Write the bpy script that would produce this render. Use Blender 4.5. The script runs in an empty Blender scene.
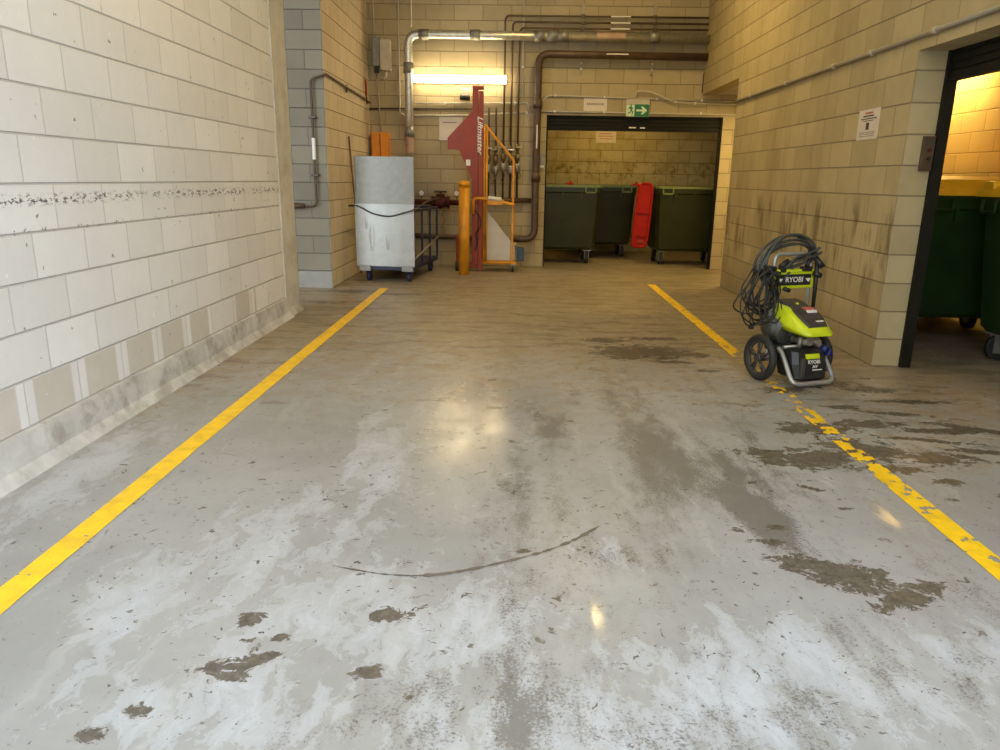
import bpy, bmesh, math, random
import numpy as np
from mathutils import Vector, Matrix
random.seed(4)
S = bpy.context.scene
C = S.collection

# ---------------------------------------------------------------- camera, world, exposure
cam_d = bpy.data.cameras.new('camera'); cam = bpy.data.objects.new('camera', cam_d); C.objects.link(cam)
cam_d.sensor_width = 36.0; cam_d.lens = 730.19 / 1000 * 36.0; cam_d.clip_start = 0.05
PIT, YAW, ROL = 0.2620, 0.0184, 0.0159
fwd = Vector((-math.sin(YAW) * math.cos(PIT), math.cos(YAW) * math.cos(PIT), -math.sin(PIT)))
rt = Vector((math.cos(YAW), math.sin(YAW), 0)); up = rt.cross(fwd)
r2 = rt * math.cos(ROL) + up * math.sin(ROL); u2 = -rt * math.sin(ROL) + up * math.cos(ROL)
cam.matrix_world = Matrix(((r2.x, u2.x, -fwd.x, 0), (r2.y, u2.y, -fwd.y, 0), (r2.z, u2.z, -fwd.z, 1.2686), (0, 0, 0, 1)))
S.camera = cam
W = bpy.data.worlds.new('world'); S.world = W; W.use_nodes = True
wn = W.node_tree.nodes; wl = W.node_tree.links
bg = wn['Background']; sky = wn.new('ShaderNodeTexSky'); sky.sky_type = 'HOSEK_WILKIE'; sky.turbidity = 8; sky.sun_direction = (0.3, -0.5, 0.8)
mx = wn.new('ShaderNodeMix'); mx.data_type = 'RGBA'; mx.inputs[0].default_value = 0.12
mx.inputs[6].default_value = (0.80, 0.90, 1.0, 1); wl.new(sky.outputs[0], mx.inputs[7]); wl.new(mx.outputs[2], bg.inputs[0])
bg.inputs[1].default_value = 8.4
S.view_settings.view_transform = 'Standard'; S.view_settings.look = 'None'
S.view_settings.gamma = 1; S.view_settings.use_curve_mapping = False; S.view_settings.exposure = 0.0
S.cycles.max_bounces = 8; S.cycles.diffuse_bounces = 5; S.cycles.glossy_bounces = 3; S.cycles.sample_clamp_indirect = 6
S.cycles.caustics_reflective = False; S.cycles.caustics_refractive = False; S.cycles.use_denoising = True
WARM = (1.0, 0.71, 0.235); AMBER = (1.0, 0.60, 0.13)
# light of the ceiling lamps: (x, y, z, power, colour, size_x, size_y); their housings are built below
CEIL = [(1.15, 8.6, 4.44, 68, WARM, 0.10, 1.2), (-0.9, 4.3, 4.44, 48, WARM, 0.14, 1.2)]  # second lamp is unseen, added to warm the left wall and pier
ROOM = [(4.42, 8.35, 2.50, 36, AMBER, 0.14, 1.2), (3.7, 4.2, 2.50, 3, AMBER, 0.14, 1.2)]
BINR = [(1.6, 12.7, 2.72, 19, (1.0, 0.64, 0.16), 1.2, 0.14)]
PASS = [(3.6, 10.2, 2.40, 44, WARM, 1.2, 0.14)]
TUBE = 32.0     # emission of the back wall tube lamp
# opening to the yard behind the photographer: a portal only guides the sky's own light in
pd = bpy.data.lights.new('yard_portal', 'AREA'); pd.shape = 'RECTANGLE'; pd.size = 7.0; pd.size_y = 4.5; pd.cycles.is_portal = True
po = bpy.data.objects.new('yard_portal', pd); C.objects.link(po); po.location = (0.3, -1.0, 2.3); po.rotation_euler = (math.radians(90), 0, 0)

# ---------------------------------------------------------------- mesh helper
class MB:
    def __init__(s): s.bm = bmesh.new()
    def _f(s, fs, sm):
        for f in fs: f.smooth = sm
    def box(s, x0, x1, y0, y1, z0, z1, bev=0, M=None):
        r = bmesh.ops.create_cube(s.bm, size=1)['verts']
        for v in r: v.co = Vector(((x0 + x1) / 2 + v.co.x * (x1 - x0), (y0 + y1) / 2 + v.co.y * (y1 - y0), (z0 + z1) / 2 + v.co.z * (z1 - z0)))
        if bev:
            es = list({e for v in r for e in v.link_edges})
            q = bmesh.ops.bevel(s.bm, geom=es, offset=bev, segments=2, affect='EDGES', profile=0.5)
            r = list({v for f in q['faces'] for v in f.verts} | {v for v in r if v.is_valid})
        if M is not None:
            for v in r: v.co = M @ v.co
        return s
    def ring(s, c, n, up_, r, seg, ry=None):
        n = n.normalized(); a = up_ - n * up_.dot(n)
        if a.length < 1e-5: a = n.orthogonal()
        a.normalize(); b = n.cross(a); ry = r if ry is None else ry
        return [s.bm.verts.new(c + a * (math.cos(2 * math.pi * k / seg) * r) + b * (math.sin(2 * math.pi * k / seg) * ry)) for k in range(seg)], a
    def tube(s, pts, r, seg=10, cap=True, closed=False):
        P = [Vector(p) for p in pts]; n = len(P)
        rr = r if isinstance(r, (list, tuple)) else [r] * n
        ref = Vector((0.123, 0.2, 1)); rings = []
        for i in range(n):
            if closed: d = (P[(i + 1) % n] - P[i - 1])
            elif i == 0: d = P[1] - P[0]
            elif i == n - 1: d = P[-1] - P[-2]
            else: d = (P[i + 1] - P[i]).normalized() + (P[i] - P[i - 1]).normalized()
            if d.length < 1e-9: d = Vector((0, 0, 1))
            ring, ref = s.ring(P[i], d, ref, rr[i], seg); rings.append(ring)
        m = n if closed else n - 1
        for i in range(m):
            A, B = rings[i], rings[(i + 1) % n]
            for k in range(seg):
                f = s.bm.faces.new((A[k], A[(k + 1) % seg], B[(k + 1) % seg], B[k])); f.smooth = True
        if cap and not closed:
            s.bm.faces.new(rings[0][::-1]); s.bm.faces.new(rings[-1])
        return s
    def cyl(s, a, b, r, seg=20, r2=None): return s.tube([a, b], [r, r if r2 is None else r2], seg)
    def prism(s, poly, axis, a, b):
        """poly in the two other axes, extruded along axis from a to b"""
        def mk(p, t):
            return {'x': (t, p[0], p[1]), 'y': (p[0], t, p[1]), 'z': (p[0], p[1], t)}[axis]
        A = [s.bm.verts.new(mk(p, a)) for p in poly]; B = [s.bm.verts.new(mk(p, b)) for p in poly]
        n = len(poly); s.bm.faces.new(A[::-1]); s.bm.faces.new(B)
        for k in range(n): s.bm.faces.new((A[k], A[(k + 1) % n], B[(k + 1) % n], B[k]))
        return s
    def loft(s, secs, smooth=False, cap=True):
        R = [[s.bm.verts.new(p) for p in sec] for sec in secs]; n = len(R[0])
        for i in range(len(R) - 1):
            for k in range(n):
                f = s.bm.faces.new((R[i][k], R[i][(k + 1) % n], R[i + 1][(k + 1) % n], R[i + 1][k])); f.smooth = smooth
        if cap: s.bm.faces.new(R[0][::-1]); s.bm.faces.new(R[-1])
        return s
    def ball(s, c, r, sx=1, sy=1, sz=1):
        v = bmesh.ops.create_uvsphere(s.bm, u_segments=16, v_segments=10, radius=r)['verts']
        for q in v: q.co = Vector((q.co.x * sx + c[0], q.co.y * sy + c[1], q.co.z * sz + c[2]))
        for q in v:
            for f in q.link_faces: f.smooth = True
        return s
    def torus(s, c, n, R, r, seg=32, sg=8):
        n = Vector(n).normalized(); a = n.orthogonal().normalized(); b = n.cross(a); c = Vector(c)
        return s.tube([c + a * (R * math.cos(2 * math.pi * k / seg)) + b * (R * math.sin(2 * math.pi * k / seg)) for k in range(seg)], r, sg, closed=True)
    def build(s, name, mat, parent=None, kind=None, label=None):
        bmesh.ops.recalc_face_normals(s.bm, faces=s.bm.faces[:])
        me = bpy.data.meshes.new(name); s.bm.to_mesh(me); s.bm.free(); me.materials.append(mat)
        o = bpy.data.objects.new(name, me); C.objects.link(o)
        if parent: o.parent = parent
        if kind: o['kind'] = kind
        if label: o['label'] = label
        return o
def tag(o, label, cat, group=None):
    o['label'] = label; o['category'] = cat
    if group: o['group'] = group
    return o
def thing(name, label, cat, loc=(0, 0, 0), rz=0, group=None):
    o = bpy.data.objects.new(name, None); C.objects.link(o); o.location = loc; o.rotation_euler = (0, 0, rz)
    o.empty_display_size = 0.1
    return tag(o, label, cat, group)
def copy_tree(o, parent=None):
    c = o.copy(); C.objects.link(c)
    if parent: c.parent = parent
    for ch in [x for x in bpy.data.objects if x.parent == o]: copy_tree(ch, c)
    return c
def spline(P, n=8, closed=False):
    P = [Vector(p) for p in P]; out = []; m = len(P)
    for i in range(m if closed else m - 1):
        g = (lambda k: P[k % m]) if closed else (lambda k: P[max(0, min(m - 1, k))])
        a, b, c, d = g(i - 1), g(i), g(i + 1), g(i + 2)
        for k in range(n):
            t = k / n
            out.append(0.5 * ((2 * b) + (-a + c) * t + (2 * a - 5 * b + 4 * c - d) * t * t + (-a + 3 * b - 3 * c + d) * t ** 3))
    if not closed: out.append(P[-1])
    return out
def bend(P, r=0.08, n=5):
    """polyline with rounded corners"""
    P = [Vector(p) for p in P]; out = [P[0]]
    for i in range(1, len(P) - 1):
        a = (P[i - 1] - P[i]); b = (P[i + 1] - P[i]); d = min(r, a.length * 0.49, b.length * 0.49)
        p0 = P[i] + a.normalized() * d; p1 = P[i] + b.normalized() * d
        for k in range(n + 1):
            t = k / n; out.append(p0 * (1 - t) ** 2 + P[i] * 2 * t * (1 - t) + p1 * t * t)
    out.append(P[-1]); return out
FONT = bpy.data.fonts.load('<builtin>') if '<builtin>' in [f.filepath for f in bpy.data.fonts] else None
def lettering(txt, size, mat, parent, M, shear=0, name='lettering', sx=1.0, label=None):
    cu = bpy.data.curves.new('t', 'FONT'); cu.body = txt; cu.size = size; cu.extrude = 0.0006; cu.shear = shear
    cu.align_x = 'CENTER'; cu.align_y = 'CENTER'; cu.resolution_u = 3; cu.offset = size * 0.012
    to = bpy.data.objects.new('t', cu); C.objects.link(to); bpy.context.view_layer.update()
    me = bpy.data.meshes.new_from_object(to.evaluated_get(bpy.context.evaluated_depsgraph_get()))
    bpy.data.objects.remove(to); bpy.data.curves.remove(cu)
    me.transform(M @ Matrix.Diagonal((sx, 1, 1, 1))); me.materials.clear(); me.materials.append(mat); me.name = name
    o = bpy.data.objects.new(name, me); C.objects.link(o); o.parent = parent
    if label: o['label'] = label
    return o
def face_cam(x, y, z, rx=90, rz=0, ry=0):   # text frame standing upright facing -Y, turned by rz
    return Matrix.Translation((x, y, z)) @ Matrix.Rotation(math.radians(rz), 4, 'Z') @ Matrix.Rotation(math.radians(rx), 4, 'X') @ Matrix.Rotation(math.radians(ry), 4, 'Z')

# ---------------------------------------------------------------- materials
def newmat(name):
    m = bpy.data.materials.new(name); m.use_nodes = True; nt = m.node_tree
    return m, nt, nt.nodes['Principled BSDF']
def N(nt, t, **k):
    n = nt.nodes.new(t)
    for a, b in k.items():
        if a[0] == 'i' and a[1:].isdigit(): n.inputs[int(a[1:])].default_value = b
        else: setattr(n, a, b)
    return n
def math_(nt, op, a, b=None, c=None, clamp=False):
    n = N(nt, 'ShaderNodeMath', operation=op, use_clamp=clamp)
    for i, v in enumerate((a, b, c)):
        if v is None: continue
        if isinstance(v, (int, float)): n.inputs[i].default_value = v
        else: nt.links.new(v, n.inputs[i])
    return n.outputs[0]
def mixc(nt, f, a, b, mode='MIX'):
    n = N(nt, 'ShaderNodeMix', data_type='RGBA', blend_type=mode); n.clamp_factor = True
    for i, v in ((0, f), (6, a), (7, b)):
        if isinstance(v, (int, float)): n.inputs[i].default_value = v
        elif isinstance(v, tuple): n.inputs[i].default_value = (*v, 1) if len(v) == 3 else v
        else: nt.links.new(v, n.inputs[i])
    return n.outputs[2]
def smooth(nt, v, lo, hi):
    n = N(nt, 'ShaderNodeMapRange', interpolation_type='SMOOTHSTEP', i1=lo, i2=hi); nt.links.new(v, n.inputs[0]); return n.outputs[0]
def noise(nt, vec, scale, detail=3, rough=0.55, dist=0.0):
    n = N(nt, 'ShaderNodeTexNoise'); n.inputs['Scale'].default_value = scale; n.inputs['Detail'].default_value = detail
    n.inputs['Roughness'].default_value = rough; n.inputs['Distortion'].default_value = dist; nt.links.new(vec, n.inputs['Vector']); return n.outputs[0]
def scalev(nt, vec, s):
    n = N(nt, 'ShaderNodeVectorMath', operation='MULTIPLY'); nt.links.new(vec, n.inputs[0]); n.inputs[1].default_value = s; return n.outputs[0]
def mat(name, col, rough=0.5, metal=0.0, var=0.12, scale=9.0, bump=0.05, dirt=None, dirt_amt=0.0, spec=0.5):
    m, nt, b = newmat(name); tc = N(nt, 'ShaderNodeTexCoord').outputs['Object']
    n1 = noise(nt, tc, scale, 4)
    lo = tuple(c * (1 - var) for c in col); hi = tuple(min(1, c * (1 + var)) for c in col)
    c = mixc(nt, smooth(nt, n1, 0.3, 0.7), lo, hi)
    if dirt:
        n2 = noise(nt, tc, scale * 0.6, 6, 0.65)
        c = mixc(nt, math_(nt, 'MULTIPLY', smooth(nt, n2, 0.48, 0.66), dirt_amt), c, dirt)
    nt.links.new(c, b.inputs['Base Color']); b.inputs['Metallic'].default_value = metal
    nt.links.new(math_(nt, 'MULTIPLY_ADD', n1, 0.2, rough - 0.1, True), b.inputs['Roughness']); b.inputs['Specular IOR Level'].default_value = spec
    if bump:
        bp = N(nt, 'ShaderNodeBump'); bp.inputs['Strength'].default_value = bump; bp.inputs['Distance'].default_value = 0.01
        nt.links.new(noise(nt, tc, scale * 6, 3), bp.inputs['Height']); nt.links.new(bp.outputs[0], b.inputs['Normal'])
    return m
def glow(name, col, s):
    m, nt, b = newmat(name); b.inputs['Base Color'].default_value = (*col, 1); b.inputs['Emission Color'].default_value = (*col, 1); b.inputs['Emission Strength'].default_value = s
    return m
def blockwall(name, axis, c1, c2, mortar, row=0.2, u0=0.0, z0=0.0, msize=0.006, bumpd=0.006, left=False, stain=0.0, dark_row=False, var=0.10, hjoint=0.72, grime_warmth=None):
    """concrete block masonry; axis = the horizontal axis the courses run along"""
    m, nt, b = newmat(name); L = nt.links
    tc = N(nt, 'ShaderNodeTexCoord').outputs['Object']; sp = N(nt, 'ShaderNodeSeparateXYZ'); L.new(tc, sp.inputs[0])
    U = math_(nt, 'SUBTRACT', sp.outputs['XYZ'.index(axis)], u0); Z = math_(nt, 'SUBTRACT', sp.outputs[2], z0)
    cb = N(nt, 'ShaderNodeCombineXYZ'); L.new(U, cb.inputs[0]); L.new(Z, cb.inputs[1])
    br = N(nt, 'ShaderNodeTexBrick'); br.offset = 0.5; br.inputs['Scale'].default_value = 1
    br.inputs['Brick Width'].default_value = 0.4; br.inputs['Row Height'].default_value = row
    br.inputs['Mortar Size'].default_value = msize; br.inputs['Mortar Smooth'].default_value = 0.35
    br.inputs['Color1'].default_value = (*c1, 1); br.inputs['Color2'].default_value = (*c2, 1); br.inputs['Mortar'].default_value = (*mortar, 1)
    L.new(cb.outputs[0], br.inputs[0])
    col = br.outputs['Color']; fac = br.outputs['Fac']
    hf = math_(nt, 'FRACT', math_(nt, 'ADD', math_(nt, 'DIVIDE', Z, row), 100.5)); hd = math_(nt, 'ABSOLUTE', math_(nt, 'SUBTRACT', hf, 0.5))
    hl = math_(nt, 'SUBTRACT', 1.0, smooth(nt, hd, 0.012, 0.034))
    joint_shade = tuple(mc * hjoint for mc in mortar)  # mortar darkened to paint shadow into the horizontal joints
    n1 = noise(nt, tc, 2.3, 5, 0.6); n2 = noise(nt, tc, 55, 3, 0.7); n3 = noise(nt, tc, 11, 4, 0.6)
    v = math_(nt, 'ADD', math_(nt, 'MULTIPLY', n1, var * 2.2), math_(nt, 'ADD', math_(nt, 'MULTIPLY', n2, var * 0.8), math_(nt, 'MULTIPLY', n3, var)))
    v = math_(nt, 'ADD', v, 1 - var * 2.0)
    vc = N(nt, 'ShaderNodeCombineColor'); [L.new(v, vc.inputs[i]) for i in range(3)]
    col = mixc(nt, 1.0, col, vc.outputs[0], 'MULTIPLY')
    col = mixc(nt, math_(nt, 'MULTIPLY', hl, 0.62), col, joint_shade)
    if stain:   # run marks and scrapes
        sv = scalev(nt, tc, (1, 1, 0.28)); s1 = noise(nt, sv, 5.5, 5, 0.6)
        zz = sp.outputs[2]
        band = math_(nt, 'MULTIPLY', smooth(nt, zz, 0.25, 0.7), math_(nt, 'SUBTRACT', 1.0, smooth(nt, zz, 1.0, 1.25)))
        col = mixc(nt, math_(nt, 'MULTIPLY', math_(nt, 'MULTIPLY', smooth(nt, s1, 0.5, 0.63), band), stain), col, (0.07, 0.05, 0.03))
        s2 = noise(nt, sv, 2.0, 4, 0.6)
        col = mixc(nt, math_(nt, 'MULTIPLY', smooth(nt, s2, 0.5, 0.7), stain * 0.35), col, (0.16, 0.12, 0.07))
        lowb = math_(nt, 'SUBTRACT', 1.0, smooth(nt, zz, 0.05, 0.5))
        col = mixc(nt, math_(nt, 'MULTIPLY', lowb, 0.35), col, (0.13, 0.10, 0.07))
    if grime_warmth:
        s3 = noise(nt, tc, 3.2, 6, 0.7); g1 = noise(nt, tc, 9, 4, 0.7)
        col = mixc(nt, math_(nt, 'MULTIPLY', smooth(nt, s3, 0.47, 0.66), 0.5), col, grime_warmth)
        band = math_(nt, 'MULTIPLY', smooth(nt, sp.outputs[2], 1.2, 1.4), math_(nt, 'SUBTRACT', 1.0, smooth(nt, sp.outputs[2], 1.45, 1.75)))
        col = mixc(nt, math_(nt, 'MULTIPLY', math_(nt, 'MULTIPLY', smooth(nt, g1, 0.5, 0.62), band), 0.55), col, (0.09, 0.05, 0.015))
    if left:
        zz = sp.outputs[2]; yy = sp.outputs[1]
        # bare brown blocks in the lowest course, painted at their ends
        inrow = math_(nt, 'MULTIPLY', math_(nt, 'GREATER_THAN', zz, 0.183), math_(nt, 'LESS_THAN', zz, 0.383))
        fr = math_(nt, 'FRACT', math_(nt, 'DIVIDE', math_(nt, 'SUBTRACT', yy, 0.20), 0.4)); idx = math_(nt, 'FLOOR', math_(nt, 'DIVIDE', math_(nt, 'SUBTRACT', yy, 0.20), 0.4))
        mid = math_(nt, 'MULTIPLY', smooth(nt, fr, 0.13, 0.17), math_(nt, 'SUBTRACT', 1.0, smooth(nt, fr, 0.84, 0.88)))
        wn_ = N(nt, 'ShaderNodeTexWhiteNoise', noise_dimensions='1D'); L.new(idx, wn_.inputs['W'])
        pick = math_(nt, 'GREATER_THAN', wn_.outputs[0], 0.22)
        mk = math_(nt, 'MULTIPLY', math_(nt, 'MULTIPLY', inrow, mid), math_(nt, 'MULTIPLY', pick, math_(nt, 'LESS_THAN', yy, 5.9)))
        col = mixc(nt, math_(nt, 'MULTIPLY', mk, math_(nt, 'MULTIPLY_ADD', n3, 0.5, 0.5)), col, (0.49, 0.45, 0.385))
        # black flecks of old adhesive along two courses
        fv = scalev(nt, tc, (1, 1.0, 2.2)); f1 = noise(nt, fv, 26, 4, 0.75)
        f1b = noise(nt, tc, 3.0, 2)
        for zc, w, th in ((1.150, 0.028, 0.525), (1.018, 0.016, 0.59)):
            dz = math_(nt, 'ABSOLUTE', math_(nt, 'SUBTRACT', zz, zc))
            bnd = math_(nt, 'SUBTRACT', 1.0, smooth(nt, dz, w * 0.3, w * 1.3))
            f = math_(nt, 'MULTIPLY', smooth(nt, f1, th - 0.0, th + 0.03), bnd)
            f = math_(nt, 'MULTIPLY', f, smooth(nt, f1b, 0.30, 0.44))
            col = mixc(nt, math_(nt, 'MULTIPLY', f, 0.85), col, (0.045, 0.035, 0.03))
        # chips: white scratches and tiny dark pits
        w1 = noise(nt, scalev(nt, tc, (1, 2.2, 1.0)), 16, 2, 0.5)
        col = mixc(nt, math_(nt, 'MULTIPLY', smooth(nt, w1, 0.735, 0.76), 0.6), col, (0.9, 0.9, 0.9))
        w2 = noise(nt, tc, 21, 2, 0.5)
        col = mixc(nt, math_(nt, 'MULTIPLY', smooth(nt, w2, 0.74, 0.76), 0.8), col, (0.2, 0.17, 0.15))
    L.new(col, b.inputs['Base Color']); b.inputs['Roughness'].default_value = 0.75; b.inputs['Specular IOR Level'].default_value = 0.25
    h = math_(nt, 'ADD', math_(nt, 'MULTIPLY', math_(nt, 'MAXIMUM', math_(nt, 'MULTIPLY', fac, 0.6), hl), -1.0), math_(nt, 'MULTIPLY', math_(nt, 'ADD', n2, n3), 0.16))
    bp = N(nt, 'ShaderNodeBump'); bp.inputs['Strength'].default_value = 0.8; bp.inputs['Distance'].default_value = bumpd
    L.new(h, bp.inputs['Height']); L.new(bp.outputs[0], b.inputs['Normal'])
    return m
CREAM1, CREAM2, CMORT = (0.49, 0.405, 0.235), (0.40, 0.33, 0.185), (0.31, 0.25, 0.155)
M_left = blockwall('painted_block_left', 'Y', (0.74, 0.74, 0.745), (0.65, 0.645, 0.64), (0.55, 0.54, 0.53), hjoint=.8, row=0.207, u0=0.20, z0=0.182 - 0.207, msize=0.0045, bumpd=0.008, left=True, var=0.07)
M_wy = blockwall('block_along_y', 'Y', CREAM1, CREAM2, CMORT, u0=5.2, stain=0.6, var=0.14)
M_ret = blockwall('block_return', 'Y', (0.62, 0.52, 0.38), (0.54, 0.45, 0.32), CMORT, u0=8.55)
M_wx = blockwall('block_along_x', 'X', CREAM1, CREAM2, CMORT, u0=2.6, var=0.14)
M_back = blockwall('block_back', 'X', (0.44, 0.365, 0.23), (0.38, 0.31, 0.19), (0.26, 0.21, 0.13), u0=2.68, var=0.14)
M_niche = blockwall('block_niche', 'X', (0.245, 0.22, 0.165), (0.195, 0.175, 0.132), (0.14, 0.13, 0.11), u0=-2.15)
M_olive = blockwall('block_olive', 'X', (0.50, 0.44, 0.26), (0.43, 0.37, 0.20), (0.22, 0.17, 0.08), u0=0.1, grime_warmth=(0.26, 0.18, 0.05))
M_yel = blockwall('block_bin_room', 'Y', (0.60, 0.53, 0.36), (0.55, 0.48, 0.31), (0.36, 0.30, 0.18), u0=0.1, var=0.05)
M_yelx = blockwall('block_bin_room_x', 'X', (0.60, 0.53, 0.36), (0.55, 0.48, 0.31), (0.36, 0.30, 0.18), u0=0.1, var=0.05)
M_conc = mat('concrete_painted', (0.55, 0.53, 0.49), 0.8, var=0.10, scale=5, bump=0.2, dirt=(0.33, 0.29, 0.23), dirt_amt=0.45, spec=0.2)
M_kerb = mat('kerb_concrete', (0.50, 0.49, 0.47), 0.8, var=0.14, scale=7, bump=0.3, dirt=(0.25, 0.22, 0.18), dirt_amt=0.6, spec=0.2)
M_ceil = mat('ceiling_concrete', (0.50, 0.49, 0.47), 0.85, scale=3, bump=0.1)
M_black = mat('black_plastic', (0.013, 0.013, 0.014), 0.42, var=0.3, scale=20)
M_rub = mat('black_rubber', (0.018, 0.018, 0.019), 0.6, var=0.3, scale=30)
M_galv = mat('galvanised_steel', (0.62, 0.62, 0.58), 0.38, 0.85, var=0.12, scale=18, bump=0.04)
M_dull = mat('dull_galvanised_steel', (0.27, 0.265, 0.24), 0.5, 0.6, var=0.12, scale=14, bump=0.04)
M_sheet = mat('bright_metal_sheet', (0.40, 0.40, 0.375), 0.38, 0.35, var=0.1, scale=8, bump=0.05)
M_navy = mat('navy_paint', (0.012, 0.014, 0.05), 0.5, var=0.2, dirt=(0.06, 0.06, 0.07), dirt_amt=0.5)
M_red = mat('red_paint', (0.28, 0.032, 0.012), 0.5, var=0.1, dirt=(0.22, 0.05, 0.03), dirt_amt=0.4)
M_redp = mat('red_plastic', (0.36, 0.010, 0.003), 0.45, var=0.1, spec=0.2)
M_rust = mat('red_oxide', (0.075, 0.018, 0.012), 0.65, var=0.25, spec=0.25)
M_ora = mat('orange_paint', (0.70, 0.29, 0.01), 0.42, var=0.1, dirt=(0.42, 0.17, 0.02), dirt_amt=0.35)
M_ora2 = mat('orange_box', (0.78, 0.27, 0.01), 0.5, var=0.08)
M_cu = mat('brown_pipe', (0.085, 0.052, 0.032), 0.45, 0.2, var=0.2)
M_brass = mat('dark_brass', (0.20, 0.14, 0.07), 0.4, 0.7, var=0.3)
M_cond = mat('cream_conduit', (0.52, 0.48, 0.40), 0.5, var=0.06)
M_condl = mat('grey_conduit', (0.34, 0.31, 0.26), 0.5, var=0.06)
M_white = mat('white_plastic', (0.75, 0.74, 0.70), 0.45, var=0.04)
M_paper = mat('paper_notice', (0.66, 0.60, 0.54), 0.7, var=0.04)
M_ink = mat('ink', (0.06, 0.05, 0.05), 0.7, var=0.1); M_inkr = mat('red_ink', (0.5, 0.12, 0.08), 0.7, var=0.1); M_inkg = mat('grey_ink', (0.28, 0.25, 0.22), 0.7)
M_bin = mat('green_bin_plastic', (0.024, 0.028, 0.007), 0.38, var=0.15, scale=4, dirt=(0.035, 0.03, 0.015), dirt_amt=0.35, spec=0.35)
M_bin2 = mat('dark_green_bin_plastic', (0.014, 0.036, 0.008), 0.45, var=0.15, scale=4, spec=0.25)
M_binrim = mat('green_bin_rim', (0.16, 0.20, 0.06), 0.45, var=0.1)
M_ylid = mat('yellow_lid_plastic', (0.82, 0.48, 0.02), 0.4, var=0.06)
M_shut = mat('dark_shutter', (0.012, 0.012, 0.009), 0.6, 0.0, var=0.15, spec=0.15)
M_lime = mat('lime_plastic', (0.58, 0.68, 0.015), 0.35, var=0.05, bump=0.0)
M_dkcov = mat('charcoal_plastic', (0.05, 0.045, 0.04), 0.5, var=0.15)
M_tubeS = mat('silver_tube', (0.42, 0.42, 0.41), 0.38, 0.6, var=0.06)
M_motor = mat('grey_motor', (0.12, 0.12, 0.11), 0.45, 0.5, var=0.2)
M_cast = mat('cast_aluminium', (0.42, 0.40, 0.37), 0.45, 0.7, var=0.2)
M_blue = mat('blue_plastic', (0.02, 0.03, 0.16), 0.4)
M_hose = mat('grey_hose', (0.05, 0.055, 0.05), 0.45, var=0.15)
M_cord = mat('black_cord', (0.012, 0.012, 0.013), 0.45)
M_grn = mat('exit_green', (0.01, 0.17, 0.07), 0.4, var=0.03)
M_exw = mat('exit_white', (0.62, 0.75, 0.55), 0.5, var=0.02)
M_textw = mat('white_lettering', (0.8, 0.78, 0.74), 0.5, var=0.02)
M_tube = glow('lit_tube', (1.0, 0.80, 0.46), TUBE)
M_lamp = glow('lit_diffuser', (1.0, 0.66, 0.30), 8.0)
M_wood = mat('wood_pole', (0.16, 0.09, 0.04), 0.6)

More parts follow.
